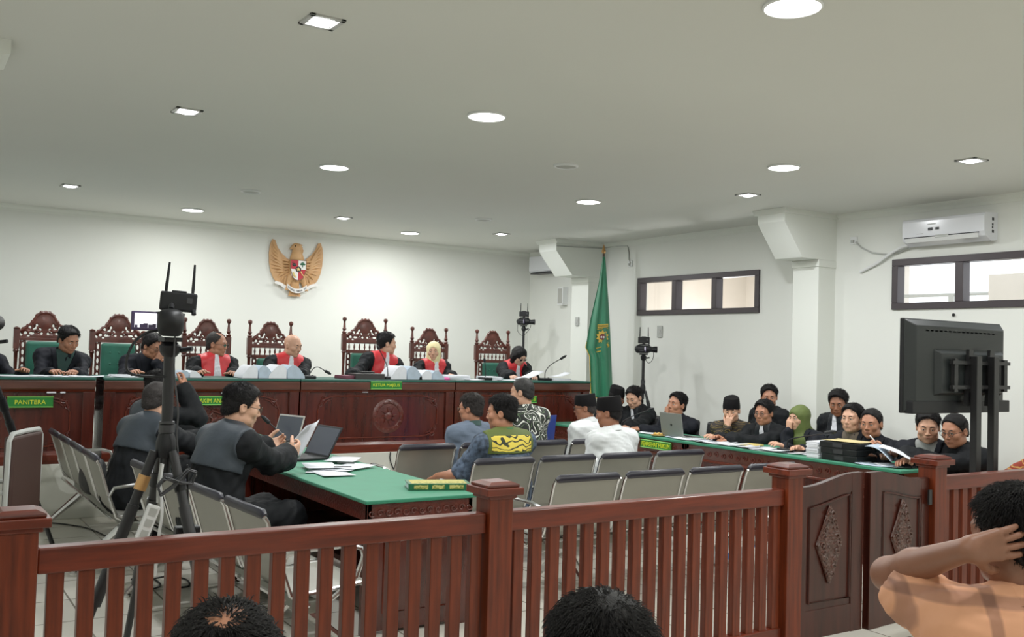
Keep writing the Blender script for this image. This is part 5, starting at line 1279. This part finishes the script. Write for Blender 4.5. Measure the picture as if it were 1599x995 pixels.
MB().ball((0, 0, .012), (.07, .03, .02)).build('pink_marker_note', mat('pink_note', (236, 96, 170), .6), label='pink note clipped to the paper stack', cat='note', loc=(bp(695, 9.5)[0], 9.5, BT))
stack('white paper stack below the empty carved chair', bp(764, 9.64), .2, .26, .04, -.05)
sheet('tilted sheet read by the woman with black bob', (bp(826, 9.72)[0], 9.72, BT+.002), .3, .21, .1, .03, PAPER, tilt=.09)
stack('papers beyond the tall bench microphone at the end of the bench', bp(868, 9.62), .3, .24, .025, .2)
sheet('bent sheet on the papers at the end of the bench', (bp(872, 9.62)[0], 9.62, BT+.032), .26, .2, -.15, .04, tilt=.05)
for px, Y, w, lab in ((28, 9.6, .42, 'wide white sheet at the far clerk end of the bench'), (72, 9.64, .26, 'white sheet under the writing hand of the clerk'), (100, 9.58, .24, 'sheet in front of the writing clerk'), (135, 9.6, .3, 'white sheet between the two clerks'), (200, 9.6, .28, 'thin paper pad near the clerk covering his mouth'), (735, 9.6, .24, 'flat white sheet near the empty carved chair'), (790, 9.55, .26, 'flat white sheet near the woman with black bob')):
    sheet(lab, (bp(px, Y)[0], Y, BT+.001), w, .25, random.uniform(-.2, .2), .012)
stack('white note block on the clerk bench beside the unit gap', bp(185, 9.6), .17, .12, .022, .1)
t = MB().box((0, 0, .03), (.34, .22, .06)).build('file_box', mat('box_dark', (46, 42, 42), .5), bevel=.004, label='dark grey file box beside the presiding judge microphone', cat='box', loc=bp(572, 9.6))
stack('maroon folders left of the dark file box', bp(545, 9.66), .22, .26, .035, .08, mat('folder_maroon', (118, 62, 78), .6), 'folder_stack', 'folders')
MB().box((0, 0, .011), (.15, .08, .022)).build('phone_case', BLACKP, label='black phone lying on the dark file box', cat='phone', loc=(bp(573, 9.6)[0], 9.6, BT+.061), bevel=.006)
def mic(label, base, pts, hr=.016, hl=.09, group='gooseneck microphones'):
    """base on the table; pts local offsets of the neck, ending at the microphone head"""
    t = thing('gooseneck_microphone', label, 'microphone', base, 0, group)
    MB().box((0, 0, .016), (.12, .14, .032)).build('base', BLACKP, t, bevel=.008)
    MB().ball((.03, -.03, .034), (.012, .012, .006)).build('button', DGREYP, t)
    P = [Vector(p) for p in pts]; dense = []
    for a, b_, c_, d_ in zip([P[0]]+P, P, P[1:], P[2:]+[P[-1]]):
        for i in range(6):
            q = i/6; dense.append(.5*((2*b_)+(c_-a)*q+(2*a-5*b_+4*c_-d_)*q*q+(3*b_-a-3*c_+d_)*q**3))
    dense.append(P[-1]); MB().tube(dense, .0055, 7).build('gooseneck', BLACKM, t)
    d = (P[-1]-P[-2]).normalized(); e = P[-1]; MB().tube([e, e+d*.01, e+d*hl*.7, e+d*hl], [.008, hr, hr, hr*.5], 10).build('mic_head', BLACKP, t); return t
def rel(base, p, Y): v = AY(*p, Y); return (v.x-base[0], v.y-base[1], v.z-base[2])
for px, path, lab, hl in ((482, ((489, 576), (497, 573.5), (507, 579)), 'low gooseneck microphone between the bald judge and presiding judge', .08), (606, ((604.5, 572), (598, 557), (592, 546)), 'thin gooseneck microphone in front of the presiding judge', .05),
                          (758, ((758, 578), (757.5, 570), (757, 566)), 'short gooseneck microphone under the empty carved chair', .05), (851, ((852, 580), (860, 570), (875, 561)), 'tall gooseneck microphone at the flag end of the bench', .1)):
    b_ = bp(px, 9.56); mic(lab, b_, [(0, 0, .03)]+[rel(b_, p, 9.56) for p in path], hl=hl)
# ---- prosecution tables
def tz(px, py): v = AZ(px, py, TH); return (v.x, v.y, TH+.001)
rs = random.Random(11)
for i, (px, py, r, lab) in enumerate(((505, 736, .5, 'bottom sheet of the loose pile on the prosecution table'), (520, 741, .9, 'sheet of the loose pile pointing to the railing'), (532, 734, .2, 'middle sheet of the loose pile with pens on it'), (548, 732, -.1, 'sheet of the loose pile reaching toward the green book'), (535, 722, .35, 'sheet of the loose pile closest to the judges'), (500, 733, .75, 'top crumpled sheet of the loose pile'))):
    v = tz(px, py); sheet(lab, (v[0], v[1], v[2]+.004*i), .3, .215, r+.6, .01, group='loose paper pile on the prosecution table')
for k, (px, py, lab) in enumerate(((540, 730, 'dark pen on the loose papers'), (535, 736, 'second dark pen lying lower on the loose papers'))):
    v = tz(px, py); MB().tube([(-.06, 0, 0), (.06, 0, 0)], .0045, 7).build('pen', BLACKP, label=lab, cat='pen', loc=(v[0], v[1], TH+.03), rotz=-.5+.2*k)
v0, v1 = tz(640, 766), tz(728, 766)
t = thing('hardcover_book', 'thick green and gold hardcover book near the table corner', 'book', tz(684, 764), math.atan2(v1[1]-v0[1], v1[0]-v0[0])+.04)
BKG = mat('book_green', (20, 92, 58), .4); BKY = pattern('book_gold', (206, 190, 110), [(168, 150, 70), (120, 130, 60)], 40, 'RINGS', 6, (.4, .55, .8))
MB().bb(-.19, .19, -.06, .125, .0, .005).bb(-.19, .19, -.06, .125, .035, .04).build('cover', BKG, t); MB().bb(-.19, .19, -.064, -.058, 0, .04).build('spine', BKG, t, bevel=.002)
MB().bb(-.184, .184, -.056, .12, .005, .035).build('page_block', PAPER, t); MB().bb(-.17, .17, -.045, .11, .04, .0412).build('gilded_panel', BKY, t)
for x0, x1 in ((-.155, -.07), (-.045, .03), (.06, .145)): MB().bb(x0, x1, -.066, -.063, .008, .033).build('spine_ornament', BKY, t)
def laptop(label, base, rz, w=.33, d=.23, ang=110, case=None, scr=None, logo=False):
    t = thing('laptop', label, 'laptop', base, rz, None); cm = case or GREYP
    MB().box((0, 0, .009), (w, d, .016)).build('keyboard_base', cm, t, bevel=.004); MB().box((0, -.015, .0175), (w*.88, d*.5, .002)).build('keyboard', BLACKP, t)
    a = math.radians(ang-90); T = Matrix.Translation((0, d/2, .015)) @ Matrix.Rotation(-a, 4, 'X')
    MB().box((0, .004, d/2), (w, .009, d), T=T).build('screen_lid', cm, t, bevel=.003); s = MB().box((0, -.0012, d/2), (w*.93, .002, d*.88), T=T).build('display', scr or SCREEN, t)
    if logo: MB().lathe([(.001, 0), (.012, 0), (.012, .002)], T=T @ Matrix.Translation((0, .009, d*.5)) @ Matrix.Rotation(-PI/2, 4, 'X'), n=14).build('lid_emblem', BLACKP, t)
    return t
LG = mat('laptop_grey', (132, 136, 130), .4, metal=.3); LB = mat('laptop_light', (176, 172, 166), .4)
q = AZ(432, 692, TH); laptop('farther open laptop on the prosecution table', (q.x-.02, q.y, TH+.001), -PI/2+.35, scr=SCREEN, case=LB, ang=108)
q = AZ(470, 716, TH); laptop('nearer open laptop behind the sheet being read', (q.x+.0, q.y, TH+.001), -PI/2+.15, w=.36, d=.25, scr=SCREEN, case=BLACKP, ang=118)
# sheet held by the reader
A, B_, C_, D_ = AX(433, 711, 2.34), AX(467, 716, 2.37), AX(499, 655, 2.46), AX(478, 665, 2.42)
vs = []; n = 6
for i in range(n+1):
    for j in range(n+1):
        u, v = i/n, j/n; p = A*(1-u)*(1-v)+B_*u*(1-v)+C_*u*v+D_*(1-u)*v; p = p+Vector((.02*math.sin(PI*u), 0, -.01*math.sin(PI*v))); vs.append(p-A)
o = MB().add(vs, [(i*(n+1)+j, i*(n+1)+j+1, (i+1)*(n+1)+j+1, (i+1)*(n+1)+j) for i in range(n) for j in range(n)], 0, True).build('paper_sheet', PAPER, label='printed sheet held up by the reading prosecutor', cat='paper', loc=tuple(A))
so = o.modifiers.new('thick', 'SOLIDIFY'); so.thickness = .002
b_ = tz(446, 693); b_ = (b_[0], b_[1], TH+.001)
mic('gooseneck microphone at the mouth of the reading prosecutor', b_, [(0, 0, .03)]+[tuple(AX(*p, b_[0]-.02*k)-Vector(b_)) for k, p in ((1, (443, 680)), (2, (432, 671)), (4, (421, 661)))], hr=.018, hl=.11)
v = tz(310, 674); sheet('white sheet under the elbow of the prosecutor with the watch', (2.42, 8.2, TH+.001), .3, .21, .4, .01)
sheet('white sheet beside the nearer laptop', (2.42, 6.95, TH+.001), .21, .3, .3, .015)
stack('stapled papers beside the reading prosecutor hand', (2.48, 7.75, TH+.001), .21, .3, .02, .2)
v = tz(415, 686); MB().tube([(0, 0, .006), (.08, .02, .006), (.12, .08, .006), (.06, .12, .006), (0, .1, .006), (-.04, .05, .006)], .004, 5).build('laptop_cable', BLACKP, label='black cable coiled near the farther laptop', cat='cable', loc=(2.72, 7.6, TH))
# ---- defence desk
def dz(px, py): v = AZ(px, py, DH); return (min(max(v.x, DX+.1), DX+.3), v.y, DH+.001)
D = [(985, 668, .3, .21, .3), (998, 673, .28, .2, -.2), (1010, 678, .26, .2, .6), (978, 671, .24, .2, .9), (1090, 684, .3, .21, .1), (1112, 690, .3, .21, -.3), (1130, 694, .3, .21, .2), (1150, 698, .3, .21, .7), (1172, 690, .28, .2, -.1), (1200, 704, .3, .21, .35), (1225, 708, .3, .21, .15), (1245, 712, .28, .2, -.25), (1370, 727, .3, .21, .2), (1385, 730, .28, .2, -.3)]
names = ['beside the far microphone', 'crossed over the far microphone papers', 'touching the snack tray', 'under the elbow of the young lawyer', 'beside the grey laptop', 'in front of the man pinching his nose', 'below the brown batik sleeves', 'near the folded hands', 'under the folded hands', 'near the yellow notebook', 'behind the second desk microphone', 'rolled against the binder stack', 'under the reaching arm near the gate', 'at the gate end of the desk']
for i, ((px, py, w, l, r), nm) in enumerate(zip(D, names)):
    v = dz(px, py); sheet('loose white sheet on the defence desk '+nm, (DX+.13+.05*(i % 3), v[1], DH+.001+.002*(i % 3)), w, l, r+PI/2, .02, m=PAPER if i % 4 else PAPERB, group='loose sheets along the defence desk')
v = dz(1000, 670); stack('pile of papers beside the far desk microphone', (DX+.28, v[1]+.1, DH+.001), .22, .3, .03, .3, jit=.02)
q0, q1 = dz(1034, 680), dz(1068, 686)
laptop('open grey laptop on the defence desk seen from behind', (DX+.24, AX(1051, 684, DX+.12).y, DH+.001), PI/2, w=.32, d=.24, ang=100, case=LG, logo=True)
t = thing('snack_tray', 'small tray of yellow snacks beside the grey laptop', 'snack', (DX+.1, AX(1029, 680, DX+.1).y, DH+.001))
MB().lathe([(.06, 0), (.085, .012), (.08, .014), (.055, .005)], n=16).build('tray', mat('tray_tan', (190, 160, 100), .6), t)
for i in range(7): MB().ball((.045*math.cos(i*.9), .045*math.sin(i*.9), .024), (.018, .015, .012), 8, 6).build('snack', mat('snack_yellow', (226, 186, 100), .7) if i == 0 else bpy.data.materials['snack_yellow'], t)
v = dz(1178, 697); stack('yellow notebook on the defence desk', (DX+.24, v[1], DH+.006), .17, .24, .015, PI/2+.2, mat('notebook_yellow', (214, 190, 110), .6), 'notebook', 'notebook', jit=0)
for i, (px, r) in enumerate(((1075, .2), (1098, -.4), (1122, .5), (1142, 0.1), (1165, -.2), (1188, .4), (1212, .1))):
    v = AX(px, 690, DX+.1); sheet(('flat', 'turned', 'curled', 'corner-lifted', 'overlapping', 'skewed', 'short')[i]+' printed sheet along the front edge of the defence desk', (DX+.12, v.y, DH+.008+.001*i), .29, .2, PI/2+r, .025, group='sheets along the front edge of the defence desk')
# binders
v = AX(1318, 712, DX+.1)
BND = mat('binder_black', (24, 27, 28), .4, spec=.3)
for i in range(3):
    t = thing('box_binder', ('bottom', 'middle', 'top')[i]+' black box binder of the stack on the defence desk', 'binder', (DX+.16, v.y+.012*i, DH+.001+.052*i), .03*i, 'stacked black box binders')
    MB().box((0, 0, .026), (.25, .35, .05)).build('cover', BND, t, bevel=.004); MB().box((-.127, 0, .026), (.003, .09, .03)).build('spine_label', DGREYP, t); MB().box((.0, .1765, .026), (.22, .002, .04)).build('page_edge', PAPER, t)
sheet('yellowish sheet on top of the binder stack', (DX+.16, v.y+.02, DH+.16), .24, .34, .05, .01, m=mat('paper_manila', (214, 196, 140), .7))
v2 = AX(1278, 708, DX+.08); stack('thick white paper bundle beside the binder stack', (DX+.13, v2.y+.02, DH+.001), .22, .12, .14, .05, jit=.008)
A, B_, C_, D_ = AX(1350, 697, DX+.12), AX(1392, 722, DX+.06), AX(1398, 716, DX+.36), AX(1366, 692, DX+.36)
def held(label, q, m, bend=.02):
    A, vs, n = q[0], [], 6
    for i in range(n+1):
        for j in range(n+1):
            u, w_ = i/n, j/n; p = q[0]*(1-u)*(1-w_)+q[1]*u*(1-w_)+q[2]*u*w_+q[3]*(1-u)*w_; vs.append(p+Vector((0, 0, bend*math.sin(PI*u)))-A)
    o = MB().add(vs, [(i*(n+1)+j, i*(n+1)+j+1, (i+1)*(n+1)+j+1, (i+1)*(n+1)+j) for i in range(n) for j in range(n)], 0, True).build('paper_sheet', m, label=label, cat='paper', loc=tuple(A))
    so = o.modifiers.new('thick', 'SOLIDIFY'); so.thickness = .002
held('pale folder leaf bent up beside the binder stack', [A, B_, C_, D_], PAPERB, .04)
held('long sheet held by the man behind the monitor posts', [AX(1372, 698, DX+.12), AX(1426, 721, DX+.1), AX(1426, 716, DX+.3), AX(1378, 694, DX+.3)], PAPER, .015)
MB().tube([(0, -.05, -.02), (0, .03, .05)], .005, 7).build('pen', PAPER, label='white pen held by the lawyer over his papers', cat='pen', loc=tuple(AX(1363, 690, DX+.34)))
b_ = (DX+.3, AX(971, 668, DX+.3).y, DH+.001); mic('gooseneck microphone at the far end of the defence desk', b_, [(0, 0, .03)]+[tuple(AX(*p, DX+.28-.02*k)-Vector(b_)) for k, p in ((0, (973, 658)), (1, (990, 649)), (2, (1012, 641)))], hl=.1)
b_ = (DX+.2, AX(1229, 702, DX+.2).y, DH+.001); mic('gooseneck microphone near the green headscarf woman', b_, [(0, 0, .03)]+[tuple(AX(*p, DX+.2)-Vector(b_)) for k, p in ((0, (1231, 688)), (1, (1248, 683)), (2, (1288, 677)))], hr=.02, hl=.12)
# ================================================================ SEATS OF THE DEFENCE
t0 = None
LEA = mat('black_leatherette', (30, 31, 34), .42, spec=.35)
def office_chair(label):
    t = thing('office_chair', label, 'chair', group='black padded chairs behind the defence desk')
    MB().box((0, .02, .43), (.46, .46, .08)).build('seat', LEA, t, bevel=.03, seg=3); T = Matrix.Translation((0, -.24, .5)) @ Matrix.Rotation(.12, 4, 'X')
    MB().box((0, 0, .18), (.44, .07, .4), T=T).build('backrest', LEA, t, bevel=.035, seg=3)
    for s in (1, -1):
        MB().tube([(s*.21, .22, .0), (s*.21, .2, .4), (s*.21, -.22, .42), (s*.21, -.29, .7)], .013, 7).build('side_frame', BLACKM, t); MB().tube([(s*.21, -.2, .4), (s*.21, -.26, 0)], .013, 7).build('leg', BLACKM, t)
        MB().tube([(s*.25, -.25, .6), (s*.26, -.05, .64), (s*.26, .15, .63), (s*.25, .2, .45)], .016, 7).build('armrest', BLACKP, t)
    return t
seats = [('the man in black cap at the far end', 7.55, 8.8), ('the young lawyer', 7.6, 8.35), ('the man behind the grey laptop', 7.55, 7.72), ('the man in brown batik', 7.5, 6.98), ('the lawyer in glasses with folded hands', 7.5, 6.5), ('the woman in green headscarf', 7.5, 6.08), ('the oval-faced lawyer', 7.5, 5.5), ('the lawyer with the white pen', 7.5, 5.22), ('the broad-faced lawyer', 7.5, 4.78)]
oc = None
for lab, x, y in seats:
    L_ = 'black padded chair under '+lab
    if oc is None: oc = office_chair(L_); o = oc
    else: o = dup(oc, label=L_)
    o.location = (x-.02, y, 0); o.rotation_euler = (0, 0, PI/2)
# patterned armchair
BRO = pattern('brocade_red_gold', (150, 48, 28), [(186, 120, 48), (120, 60, 40), (206, 150, 80)], 9, 'RINGS', 10, (.45, .55, .72, .8))
ac = AX(1580, 720, 7.72); t = thing('armchair', 'red and gold brocade armchair beyond the monitor posts', 'armchair', (7.55, ac.y-.05, 0), PI/2-.5)
MB().box((0, 0, .3), (.62, .6, .24)).build('seat', BRO, t, bevel=.05, seg=3)
pr = [(.36*math.cos(a), -.26+.0, .36*math.sin(a)) for a in [PI*i/16 for i in range(17)]]
F = Field(.016)
for i in range(13):
    a = PI*(i/12); x = -.33*math.cos(a); F.cap((x, -.28+.16*(abs(x)/.33)**3, .35), (x, -.3+.16*(abs(x)/.33)**3, .55+.28*math.sin(a)), .07, .06, .05)
field_obj('backrest', [F.mesh()], BRO, t)
for s in (1, -1):
    MB().tube([(s*.36, -.25, .5), (s*.37, .1, .54), (s*.36, .28, .5), (s*.36, .3, .3)], .06, 10).build('armrest', BRO, t)
    for y in (-.24, .24): MB().lathe([(.022, 0), (.03, .18)], (s*.27, y, 0), 10).build('leg', WOODD, t)
# blue chair beside the batik man, visitor chair at the side wall
q = AY(868, 652, 7.9)-Vector((.2, 0, .01)); t = thing('plastic_chair', 'blue plastic chair half hidden behind the black and white batik shirt', 'chair', (q.x, 8.14, 0), 0)
BLU = mat('plastic_blue', (40, 64, 150), .35)
MB().strip([(-.24, q.z+.03), (-.22, q.z-.1), (-.18, .5), (-.15, .44), (.2, .45), (.24, .42)], (-.21, .21), .008).build('seat_shell', BLU, t)
for sx in (1, -1):
    MB().tube([(sx*.2, -.2, .43), (sx*.22, -.26, 0)], .014, 7).build('leg', GREYP, t); MB().tube([(sx*.2, .2, .43), (sx*.22, .24, 0)], .014, 7).build('leg', GREYP, t)
q = AY(38, 700, 6.7)-Vector((.23, 0, 0)); t = thing('visitor_chair', 'dark brown padded chair with grey frame at the edge behind the end post', 'chair', (q.x+.02, 6.95, 0), math.radians(152-90))
DBR = mat('leather_dark_brown', (58, 36, 30), .5)
zt = AY(35, 680, 6.7).z
MB().box((0, -.25, (zt+.5)/2), (.46, .06, zt-.5)).build('backrest', DBR, t, bevel=.02, seg=3); MB().box((0, 0, .45), (.46, .46, .09)).build('seat', DBR, t, bevel=.025, seg=3)
for sx in (1, -1):
    MB().tube([(sx*.245, -.26, 0), (sx*.245, -.25, .5), (sx*.245, -.26, zt-.03), (sx*.2, -.26, zt+.012), (0, -.26, zt+.016)], .016, 8).build('frame', GREYP, t); MB().tube([(sx*.245, .22, 0), (sx*.245, .2, .62), (sx*.245, .1, .66), (sx*.245, -.24, .66)], .016, 8).build('frame', GREYP, t)
# ================================================================ CAMERAS ON TRIPODS
def tripod(label, base, hub, top, feet, r=1.):
    t = thing('tripod', label, 'tripod', base); H = hub-base[2]; Tz = top-base[2]
    MB().tube([(0, 0, H-.12), (0, 0, Tz-.06)], .026*r, 12).build('column', BLACKM, t); MB().lathe([(.04*r, H-.05), (.046*r, H-.02), (.046*r, H+.02), (.034*r, H+.06)], n=14).build('hub', BLACKP, t)
    MB().lathe([(.036*r, H+.065), (.036*r, H+.1)], n=14).lathe([(.03*r, H+.1), (.036*r, H+.105), (.036*r, H+.115)], n=14).build('column_lock', DGREYP, t)
    for fx, fy in feet:
        d = Vector((fx, fy, -H+.02)); s = Vector((fx, fy, 0)).normalized()*.05*r+Vector((0, 0, H-.02)); e = Vector((fx, fy, .02)); L1 = s.lerp(e, .22); L2 = s.lerp(e, .62)
        lg = MB().tube([s, L1], .022*r, 10).tube([L1, L2], .027*r, 10).tube([L2, e], .017*r, 10).build('leg', BLACKM, t)
        MB().tube([s.lerp(e, .1), s.lerp(e, .16)], .0285*r, 12).build('leg_clamp', GOLD if r > .8 and fx < -.2 else BLACKP, lg); MB().ball(tuple(e), .024*r).build('rubber_foot', BLACKP, lg)
    MB().lathe([(.03*r, Tz-.09), (.045*r, Tz-.07), (.05*r, Tz-.04), (.03*r, Tz-.02)], n=14).build('pan_head', BLACKP, t); MB().tube([(.03*r, 0, Tz-.06), (.09*r, -.05*r, Tz-.05)], .012*r, 8).build('tilt_knob', BLACKP, t)
    MB().bb(-.04*r, .04*r, -.06*r, .06*r, Tz-.02, Tz).build('camera_plate', BLACKP, t); return t
LCDW = mat('lcd_bright', (240, 240, 250), .3, emis=(.93, .93, 1, 1.)); PURP = mat('lcd_bezel', (66, 52, 92), .35)
def camcorder(label, loc, rz, k=1., screen=True, flip=1):
    """lens along local +y"""
    t = thing('video_camera', label, 'video camera', loc, rz)
    F = Field(.006*max(.8, k)); F.cap((0, -.1*k, .075*k), (0, .1*k, .075*k), .056*k, .056*k).box((0, -.02*k, .065*k), (.03*k, .085*k, .036*k), rd=.024*k, k=.02)
    field_obj('camera_body', [F.mesh()], BLACKP, t)
    MB().lathe([(.045*k, 0), (.048*k, .05*k), (.055*k, .1*k), (.055*k, .13*k)], n=18, T=Matrix.Translation((0, .1*k, .07*k)) @ Matrix.Rotation(-PI/2, 4, 'X')).build('lens', BLACKP, t)
    MB().tube([(0, -.1*k, .13*k), (0, -.06*k, .15*k), (0, .08*k, .15*k), (0, .1*k, .13*k)], .013*k, 8).build('top_handle', BLACKP, t)
    MB().box((.05*k, -.02*k, .06*k), (.02*k, .12*k, .05*k)).build('hand_strap', DGREYP, t, bevel=.006*k); MB().box((0, -.115*k, .075*k), (.05*k, .05*k, .045*k)).build('battery', BLACKP, t, bevel=.006*k)
    for z_ in (.04, .1): MB().ball((.035*k, -.105*k, z_*k), .008*k, 8, 6).build('button', GREYP, t)
    if screen:
        s = MB().box((-flip*.115*k, .02*k, .075*k), (.125*k, .012*k, .09*k)).build('flip_screen', PURP, t, bevel=.006*k)
        MB().box((-flip*.112*k, .0125*k, .077*k), (.098*k, .002, .068*k)).build('screen_picture', LCDW, s)
        m = MB()
        for x_, w_, h_ in ((.178, .012, .012), (.15, .016, .016), (.13, .02, .02), (.105, .02, .014), (.085, .016, .018)): m.box((-flip*x_*.86*k, .011*k, (.043+h_/2)*k), (w_*k, .002, h_*k))
        m.build('picture_silhouettes', PURP, s); MB().tube([(-flip*.05*k, .02*k, .04*k), (-flip*.06*k, .02*k, .12*k)], .008*k, 8).build('screen_hinge', BLACKP, t)
    return t
def transmitter(label, loc, rz, k=1., roll=0.):
    t = thing('video_transmitter', label, 'wireless transmitter', loc, rz); t.rotation_euler = (0, roll, rz)
    MB().box((0, 0, .06*k), (.2*k, .045*k, .11*k)).build('housing', BLACKP, t, bevel=.012*k, seg=3); MB().box((0, 0, .116*k), (.08*k, .04*k, .015*k)).build('top_button_bar', BLACKP, t, bevel=.004*k)
    for sx in (-1, 1): MB().tube([(sx*.072*k, 0, .115*k), (sx*.072*k, 0, .14*k), (sx*.068*k, 0, .28*k)], [.008*k, .0095*k, .006*k], 8).build('antenna', BLACKP, t)
    MB().tube([(.085*k, -.01, .02*k), (.09*k, -.02, -.005*k)], .014*k, 8).build('cable_plug', BLACKP, t); MB().box((.06*k, -.024*k, .07*k), (.03*k, .004, .03*k)).build('status_panel', DGREYP, t); MB().box((0, 0, -.005*k), (.05*k, .03*k, .02*k)).build('mount', mat('mount_red', (140, 30, 36), .4) if k > .9 else BLACKP, t)
    return t
TX, TY = 1.09, 4.6
ztop = AY(268, 527, TY).z; view = -math.radians(14)
tr = tripod('tall black tripod with brass-coloured clamps standing beside the steel bench', (TX, TY, 0), AY(262, 697, TY).z, ztop, ((-.42, .0), (.2, -.42), (-.05, .5)), 1.)
camcorder('video camera with bright flip-out screen on the tallest tripod', (TX, TY, ztop), view, .98)
q = AY(277, 488, TY); transmitter('wireless transmitter with two antennas on the nearest video camera', (q.x, TY, q.z), view, .82, .06)
def cable(label, pts, r=.005, m=BLACKP, name='cable'):
    P = [Vector(p) for p in pts]; dense = []
    for a, b_, c_, d_ in zip([P[0]]+P, P, P[1:], P[2:]+[P[-1]]):
        for i in range(7): q = i/7; dense.append(.5*((2*b_)+(c_-a)*q+(2*a-5*b_+4*c_-d_)*q*q+(3*b_-a-3*c_+d_)*q**3))
    return MB().tube(dense+[P[-1]], r, 6).build(name, m, label=label, cat='cable')
cable('black cable looping out from the nearest video camera', [AY(x, y, TY-.03) for x, y in ((250, 516), (228, 520), (206, 540), (197, 572), (212, 586), (258, 588))], .006)
cable('thin grey cable hanging down along the tall tripod column', [AY(x, y, TY-.06) for x, y in ((288, 490), (282, 512), (274, 520), (272, 580), (278, 640), (276, 680), (279, 720))], .004, DGREYP)
cable('white cable hanging under the tall tripod hub', [AY(x, y, TY-.08) for x, y in ((254, 725), (250, 760), (253, 800), (248, 838), (242, 900))], .007, WHITEP)
cable('pale thin cable running down to the white power strip', [AY(x, y, TY-.08) for x, y in ((252, 724), (247, 760), (246, 785))], .006, GREYP)
bun = []
for i in range(48):
    a = i*.78; bun.append((.085*math.sin(a)+.004*math.sin(i), .02*math.cos(i*.5)+.006*math.sin(i*2.1), .045*math.sin(2*a)*.8+.05*math.sin(a)*.55+.006*math.cos(i*1.7)))
q = AY(276, 752, TY-.13); MB().tube(bun, .0038, 5).build('cable_bundle', DGREYP, label='figure-eight bundle of cable tied on the tall tripod leg', cat='cable bundle', loc=tuple(q))
a, b_ = AY(241, 790, TY-.12), AY(220, 842, TY-.12); t = thing('power_strip', 'white power strip hanging on the tall tripod', 'power strip', tuple((a+b_)/2)); d = (b_-a); t.rotation_euler = (0, math.atan2(d.x, d.z), 0)
MB().box((0, 0, 0), (.055, .035, d.length*1.05)).build('strip_body', WHITEP, t, bevel=.008)
for k in (-.05, .0, .05): MB().box((0, -.019, k), (.032, .004, .032)).build('outlet', GREYP, t)
q = AY(292, 829, TY-.1); t = thing('power_adapter', 'black power adapter lodged behind the railing near the tripod leg', 'adapter', tuple(q)); MB().box((0, 0, 0), (.11, .06, .045)).build('adapter_body', BLACKP, t, bevel=.008); MB().tube([(0, 0, .02), (.0, 0, .1), (-.01, 0, .3)], .005, 6).build('adapter_lead', BLACKP, t)
# other tripods
x2, y2 = AY(-16, 560, 6.9).x, 6.9
f = AZ(88, 872, 0)
tripod('black tripod cut off by the picture edge above the dark brown chair', (x2, y2, 0), AY(-8, 585, 6.9).z, AY(-8, 520, 6.9).z, ((f.x-x2, f.y-y2), (-.25, .4), (-.1, -.45)), 1.)
q = AY(-8, 520, 6.9); camcorder('video camera just showing at the edge of the picture', (x2-.02, y2, q.z), -.3, .95, False)
q = AY(818, 508, 11.55); tripod('slim tripod behind the woman judge with black bob', (q.x, 11.55, PZ), PZ+.55, q.z, ((.25, .1), (-.25, .1), (0, -.28)), .7)
camcorder('small video camera on the tripod behind the woman judge', (q.x, 11.55, q.z), -2.3, .7, True, -1); transmitter('small transmitter with two antennas above the camera behind the woman judge', (q.x, 11.55, q.z+.12), -.7, .7)
q2 = AX(1005, 552, 7.78); tripod('slim tripod by the wall behind the young lawyer', (7.78, q2.y, 0), AX(1003, 608, 7.78).z, q2.z, ((-.3, .15), (.2, .3), (.1, -.4)), .75)
camcorder('small video camera on the tripod by the wall', (7.78, q2.y, q2.z), -2.2, .72, True, -1); transmitter('small transmitter with two antennas above the camera by the wall', (7.78, q2.y, q2.z+.12), -.75, .72)
cable('thin black cable loop below the camera by the wall', [AX(x, y, 7.75) for x, y in ((1010, 548), (1020, 550), (1019, 562), (1012, 567), (1006, 556))], .004); cable('thin black cable loop below the camera behind the woman judge', [AY(x, y, 11.5) for x, y in ((811, 497), (808, 515), (815, 524), (822, 520), (828, 512), (829, 505))], .004)
# floor clutter
cable('black cable crossing the floor behind the end post', [AZ(70, 807, 0)+Vector((0, 0, .006)), AZ(110, 803, 0)+Vector((0, 0, .006)), AZ(145, 800, 0)+Vector((0, 0, .006))], .006)
cable('black cable snaking on the floor below the lengthwise bench', [AZ(x, y, .006) for x, y in ((74, 816), (110, 820), (140, 826), (165, 837), (190, 850))], .006)
cable('tangled black cable on the floor beyond the railing slats', [AZ(x, y, .006) for x, y in ((205, 905), (225, 898), (250, 912), (235, 920), (215, 912), (260, 900), (290, 905), (295, 915), (280, 918))], .006)
cable('black cable hanging down the podium front below the bench', [AY(610, 706, YBN-.03), AY(609, 715, YBN-.03), AY(611, 724, YBN-.03), AY(616, 735, YBN-.03)], .006)
v = AZ(1128, 880, 0); t = thing('plastic_bag', 'blue and white plastic bag on the floor below the empty bench', 'bag', (v.x, v.y, 0))
F = Field(.012); F.ell((0, 0, .07), (.2, .1, .07)).ell((.12, .02, .09), (.1, .08, .06)); field_obj('bag_body', [F.mesh((.006, 40))], mat('bag_white', (214, 222, 228), .5), t)
MB().box((-.02, -.09, .075), (.24, .02, .05)).build('blue_print', mat('bag_blue', (40, 130, 205), .5), t, bevel=.008)
t = thing('backpack', 'black bag resting on the lengthwise bench beside the prosecutor', 'bag', (1.35, 7.95, .43)); F = Field(.012); F.ell((0, 0, .12), (.1, .17, .13)).ell((.02, .02, .2), (.07, .12, .07)); field_obj('bag_body', [F.mesh((.004, 35))], mat('bag_black', (26, 27, 30), .6), t); MB().tube([(-.05, -.06, .2), (-.06, 0, .3), (-.05, .06, .2)], .012, 7).build('carry_handle', BLACKP, t)
